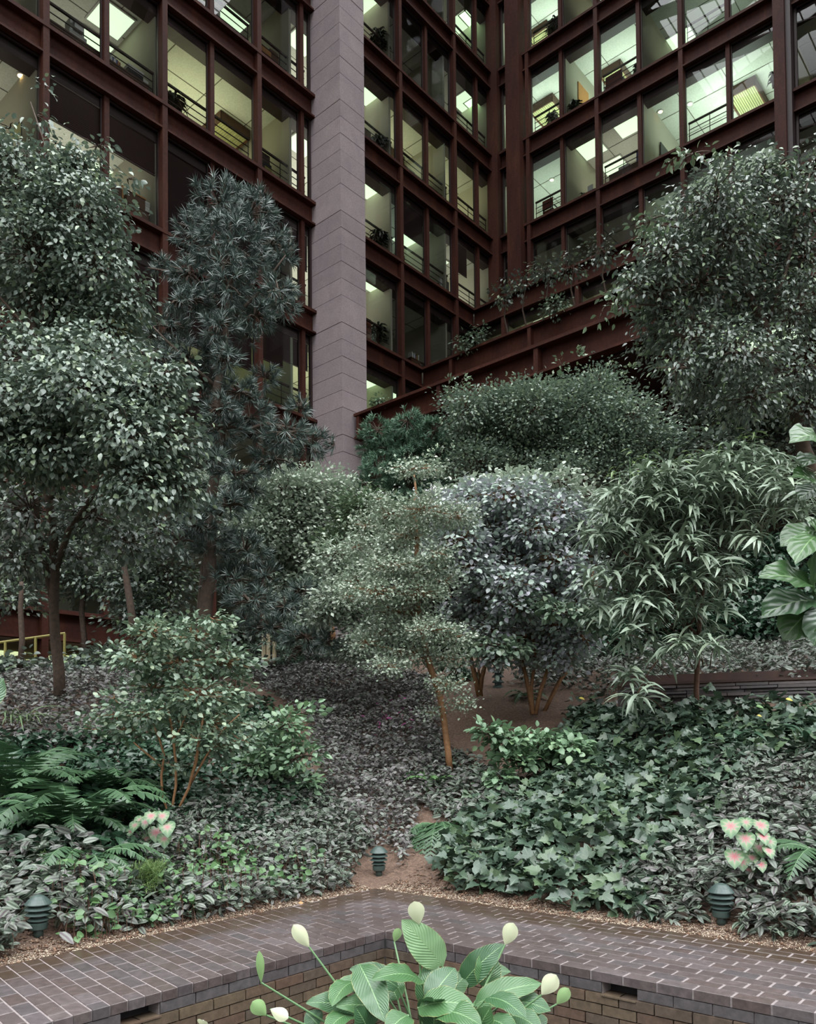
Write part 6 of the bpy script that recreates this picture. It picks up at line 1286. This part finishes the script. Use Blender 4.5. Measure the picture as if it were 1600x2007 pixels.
# caladiums: heart leaves, each a part
def caladium(lst, Y, L, label):
    px = sum(a for a, b, s in lst)/len(lst); py = max(b for a, b, s in lst)
    c = gray(px, py+28); Y = c[1]; t = root('caladium', c, label, 'plant')
    tmH = HEART; me = npmesh('leaf', tmH[0], tmH[1], LM['caladium'], uv_of(tmH[0])*[1, 1])
    for i, (x, y, s) in enumerate(lst):
        p = at(x, y, Y-.22+.05*(i % 3)); out = norm((p-c)*[1, 1, .2]+np.array([0, -.25, 0])); d = norm(out*.55+np.array([0, -.15, -.75])); nn = norm(np.array([out[0]*.5, -.75, .75])); X, Yv, Z = frames(d[None], nn[None]); X, Yv, Z = X[0], Yv[0], Z[0]; S = L*s
        o = bpy.data.objects.new('leaf', me); COL.objects.link(o); o.parent = t; q = p-c-Yv*S*.4
        o.matrix_local = Matrix(((X[0]*S, Yv[0]*S, Z[0]*S, q[0]), (X[1]*S, Yv[1]*S, Z[1]*S, q[1]), (X[2]*S, Yv[2]*S, Z[2]*S, q[2]), (0, 0, 0, 1)))
        mb = MB().tube([np.zeros(3), (q)*.6+ZZ*.03, q], .004, 5, cap=False); m2 = bpy.data.meshes.new('stalk'); m2.from_pydata(mb.V, [], mb.F); m2.materials.append(M['green_stem']); link('stalk', m2, t)
caladium([(296, 1600, .9), (318, 1600, 1), (275, 1608, .9), (264, 1618, .8), (285, 1612, .8), (306, 1632, 1.15), (328, 1622, 1.1), (322, 1645, 1.0), (287, 1645, .9), (256, 1630, .6)], 7.5, .150, 'pink-centred caladium beside the sword ferns, lower left')
caladium([(1433, 1620, 1.25), (1463, 1612, .9), (1492, 1618, 1.1), (1462, 1645, 1.2), (1497, 1640, .9), (1490, 1662, 1.1), (1440, 1680, 1.2), (1455, 1690, .95), (1475, 1682, .9), (1492, 1695, .8), (1510, 1650, .9), (1468, 1706, .8), (1508, 1668, .8)], 6.9, .135, 'larger pink and green caladium among silver-striped leaves at the right')
# broad dark leaved plants, spider plant
def rosette(name, base, n, L, w, mat, label, cat='plant', up=.9, droop=.7, jitter=.12, seed=1):
    gg = np.random.default_rng(seed); c = gray(base[0], base[1]) if base[1] > 1400 else ground_at(*base); t = root(name, c, label, cat); a = gg.uniform(0, 2*PI, n); el = gg.uniform(.15, 1.1, n)*up
    D = norm(np.c_[np.cos(a), np.sin(a), np.sin(el)*1.1]); P = c+gg.normal(size=(n, 3))*[jitter, jitter, .02]+D*.03; Nn = norm(ZZ-D*.3+gg.normal(size=(n, 3))*.15)
    put_leaves(t, T_long(w, droop, 6), P, D, Nn, L*gg.uniform(.7, 1.1, n), LM[mat], singles=300)
rosette('broad_leaved_plant', (50, 1490, 9.6), 60, .34, .16, 'broad', 'dark glossy broad-leaved plants at the left edge above the ferns', jitter=.5, seed=2)
rosette('broad_leaved_plant', (120, 1470, 10.2), 40, .34, .16, 'broad', 'dark broad-leaved plant behind the ferns, right of the spider plant', jitter=.4, seed=3)
rosette('broad_leaved_plant', (1530, 1450, 9.4), 80, .34, .12, 'broad', 'dark strap-leaved plants under the slate wall at the right', jitter=.6, seed=4)
rosette('spider_plant', (50, 1425, 11), 46, .62, .022, 'spider', 'pale striped spider plant with arching thin leaves at the left edge', up=1.2, droop=1.0, jitter=.15, seed=5)
rosette('broad_leaved_plant', (1230, 1290, 14.5), 60, .34, .2, 'broad', 'dim round broad-leaved plant behind the trunk of the long-leaved fig', jitter=.5, seed=6)
# big pale leaf tip at the left edge, nearest plant
t = root('broad_leaved_plant', at(-60, 1500, 5), 'large pale green leaf reaching in at the left edge', 'plant'); big_leaf(t, at(-60, 1420, 5), at(6, 1330, 5), (0.3, -1, .2), .09, .05, LM['lily'], stalk=at(-70, 1500, 5))
# fallen and stray leaves
M['yellow_leaf'] = simple('yellow_leaf', (.42, .34, .06), .6); M['dead_leaf'] = simple('tan_dead_leaf', (.36, .20, .09), .8)
for i, (x, y, Y, m_, s, lb) in enumerate([(1482, 1384, 9.55, 'fern_light', .09, 'bright green stray leaf under the slate wall'), (1540, 1370, 9.5, 'y', .085, 'yellow leaf hanging in front of the slate wall'), (1484, 1402, 9.5, 'y', .06, 'small yellow-green leaf below the bright stray leaf'), (1135, 1368, 10.8, 'y', .08, 'small yellow leaf in the shade left of the long-leaved fig trunk'), (585, 1769, 6.95, 'd', .05, 'tan dead leaf on the gravel at the left path edge')]):
    q = at(x, y, Y); mt_ = LM[m_] if m_ in LM else (M['yellow_leaf'] if m_ == 'y' else M['dead_leaf']); tmv = T_oval(.34, .15); V, F, U = leaf_arrays(tmv, q[None], norm(np.array([[1, -.3, -.2]])), norm(np.array([[0, -.6, .8]])), np.array([s])); tag(link('fallen_leaf', npmesh('fallen_leaf', V, F, mt_, U)), lb, 'leaf')

# ---- shrubs hanging over the two terraces
for s0, k, us, lb, seed in ((9.5, 'B', ((1.2, .3), (2.0, .35), (2.8, .45), (3.6, .5), (4.6, .35), (5.6, .2)), 'dark trailing shrub spilling over the upper steel terrace', 31), (5.95, 'C', ((2.3, .45), (2.9, .4), (6.2, .5)), 'low grey-green plant on the middle terrace ledge', 32), (5.95, 'C', ((4.0, .5), (4.8, .7), (5.8, .8), (6.8, .7), (8.0, .9)), 'thin-stemmed dark shrub standing on the middle terrace', 33)):
    fr = FRp(s0); t = root('terrace_shrub', fr.p(us[0][0], .3, FL[k]), lb, 'shrub'); gg = np.random.default_rng(seed)
    hz = (.25 if seed < 33 else 1.5)
    crown([(fr.p(u, -.1, FL[k]+hz+gg.uniform(-.15, .25)), np.array([h_*.75, h_*.75, h_*(.5 if seed < 33 else .55)])) for u, h_ in us], 5 if seed != 32 else 20, .2, 9, .15, T_fold(.3), LM['ficus_dark' if seed != 32 else 'murraya'], t, gg, droop=.4, shell=.3)
    if seed == 33:
        mb = MB()
        for u, h_ in us: mb.tube([fr.p(u, .3, FL[k]-.1), fr.p(u-.1, .1, FL[k]+.8), fr.p(u+.1, 0, FL[k]+1.6)], [.04, .03, .015], 5)
        mb.build('stem', M['bark'], t)
t = root('hanging_plant', F1.p(1.9, -1.6, FL['D']), 'pale little plant on the lowest girder next to the granite pier', 'plant')
crown([(FRp(.77).p(2.55, -.1, FL['D']+.15), np.array([.22, .2, .18]))], 40, .08, 10, .10, T_fold(.3), LM['mint'], t, g, droop=.3)

# ------------------------------------------------------------------ peace lily in the pool
YL = 3.35
pc = at(828, 2110, YL)
pot = root('round_pot', (pc[0], pc[1], -.82), 'dark round pot standing in the pool under the peace lily', 'pot')
hp = pc[2]+.82
MB().lathe((pc[0], pc[1], -.82), [(.15, 0), (.21, hp*.7), (.24, hp-.02), (.25, hp), (.21, hp), (.20, hp-.05)], 32).build('body', M['pot'], pot, True)
MB().lathe((pc[0], pc[1], -.82), [(.205, hp-.07), (.205, hp-.05)], 24).build('soil', M['soil'], pot)
lil = root('peace_lily', (pc[0], pc[1], pc[2]-.05), 'peace lily with broad green leaves and pale upright flowers in the foreground', 'plant')
c0 = np.array([pc[0], pc[1], pc[2]-.04])
# (base px, tip px, half width m, depth of base and tip, droop, side turn)
LV = [((868, 1893), (788, 1802), .062, 3.35, 3.30, -.02, .1), ((905, 1930), (985, 1850), .055, 3.50, 3.45, .06, .5), ((950, 1935), (955, 1860), .058, 3.45, 3.5, .05, .9), ((828, 1925), (738, 1908), .05, 3.25, 3.05, .10, -.2), ((780, 1935), (690, 1895), .05, 3.35, 3.3, .08, -.4), ((700, 1925), (650, 1960), .05, 3.3, 3.1, .10, -.5),
      ((705, 1890), (755, 2000), .055, 3.2, 3.0, .05, -.2), ((840, 1965), (892, 1895), .052, 3.15, 3.25, .05, .3), ((835, 1975), (850, 1880), .05, 3.3, 3.35, .05, .1), ((930, 1970), (1060, 1920), .05, 3.3, 3.3, .12, .5), ((955, 1955), (1030, 1985), .048, 3.2, 3.05, .12, .5), ((990, 1965), (1078, 1975), .055, 3.35, 3.25, .10, .6), ((860, 1985), (940, 2000), .055, 3.05, 2.9, .10, .3),
      ((820, 1975), (925, 1965), .06, 3.1, 3.0, .08, .2), ((760, 1985), (665, 1965), .05, 3.2, 3.1, .10, -.4), ((700, 1985), (605, 1960), .05, 3.3, 3.2, .08, -.5), ((690, 1990), (640, 2015), .045, 3.15, 3.0, .1, -.5), ((800, 1990), (760, 2020), .045, 3.0, 2.9, .1, -.1), ((730, 1960), (690, 1920), .04, 3.4, 3.4, .05, -.3), ((880, 1950), (920, 1905), .045, 3.5, 3.5, .05, .2),
      ((780, 1960), (752, 1905), .05, 3.45, 3.5, .05, -.2), ((950, 2000), (1010, 2020), .05, 3.1, 2.95, .1, .4), ((1000, 1990), (1060, 2015), .05, 3.2, 3.1, .1, .5), ((740, 1925), (640, 1945), .045, 3.4, 3.3, .1, -.6), ((900, 1915), (1000, 1900), .045, 3.55, 3.5, .08, .6), ((625, 2010), (600, 1985), .04, 3.2, 3.2, .05, -.5), ((1040, 1990), (1060, 2025), .05, 3.35, 3.3, .1, .5), ((850, 2020), (850, 1950), .06, 3.2, 3.0, .05, 0), ((720, 2030), (700, 1975), .055, 3.1, 3.0, .05, -.2), ((930, 2040), (960, 1975), .055, 3.1, 3.0, .05, .3)]
for i, (a, b_, w_, y0, y1, dr, sd) in enumerate(LV):
    A = at(a[0], a[1], y0); Bp = at(b_[0], b_[1], y1); nn = norm(np.array([sd*.5, -.62, .75])) if i else norm(np.array([.12, -1, .25]))
    big_leaf(lil, A, Bp, nn, w_*1.12, dr, LM['lily' if i else 'lily_pale'], n=12, wave=.018, peak=.42, stalk=c0+np.array([rnd.uniform(-.07, .07), rnd.uniform(-.05, .07), 0]), fold=.12 if i else .05)
FLW = [((822, 1812), (812, 1765), .034, 3.30, 'spathe', 0), ((606, 1856), (574, 1812), .030, 3.35, 'spathe', -1), ((990, 1852), (1008, 1808), .034, 3.45, 'spathe', 1), ((773, 1846), (783, 1818), .020, 3.6, 'spathe_green', 0), ((512, 1926), (507, 1862), .016, 3.1, 'spathe_green', -1), ((1062, 1950), (1092, 1910), .034, 3.2, 'spathe', 1), ((1092, 1968), (1116, 1936), .026, 3.3, 'spathe_green', 1), ((522, 1990), (494, 1962), .028, 2.95, 'spathe_green', -1), ((530, 1978), (566, 1996), .024, 2.9, 'spathe', -1), ((880, 2012), (884, 1998), .025, 3.0, 'spathe', 0), ((395, 2012), (398, 1998), .02, 2.9, 'spathe', 0)]
for i, (a, b_, w_, y, m_, sd) in enumerate(FLW):
    A = at(a[0], a[1], y); Bp = at(b_[0], b_[1], y-.02)
    L_ = Bp-A; o = big_leaf(lil, A, Bp, norm(np.array([sd*-.4, -1, .1])), w_, -.08, LM[m_], name='flower_bract', n=10, wave=.0, peak=.60, fold=-.35)
    mb = MB().tube([c0+np.array([.03*sd, 0, 0]), (c0+A)/2+np.array([sd*.05, 0, .04]), A], [.006, .005, .0038], 7, cap=False); me2 = bpy.data.meshes.new('flower_stalk'); me2.from_pydata([tuple(np.array(v)-np.array(lil.location)) for v in mb.V], [], mb.F); me2.materials.append(M['green_stem']); link('flower_stalk', me2, lil)
    if m_ == 'spathe':
        mb = MB().tube([A+L_*.12+np.array([0, .006, 0]), A+L_*.7+np.array([0, .006, 0])], [.006, .0045], 8); me2 = bpy.data.meshes.new('spadix'); me2.from_pydata([tuple(np.array(v)-np.array(lil.location)) for v in mb.V], [], mb.F); me2.materials.append(M['paper']); link('spadix', me2, lil)
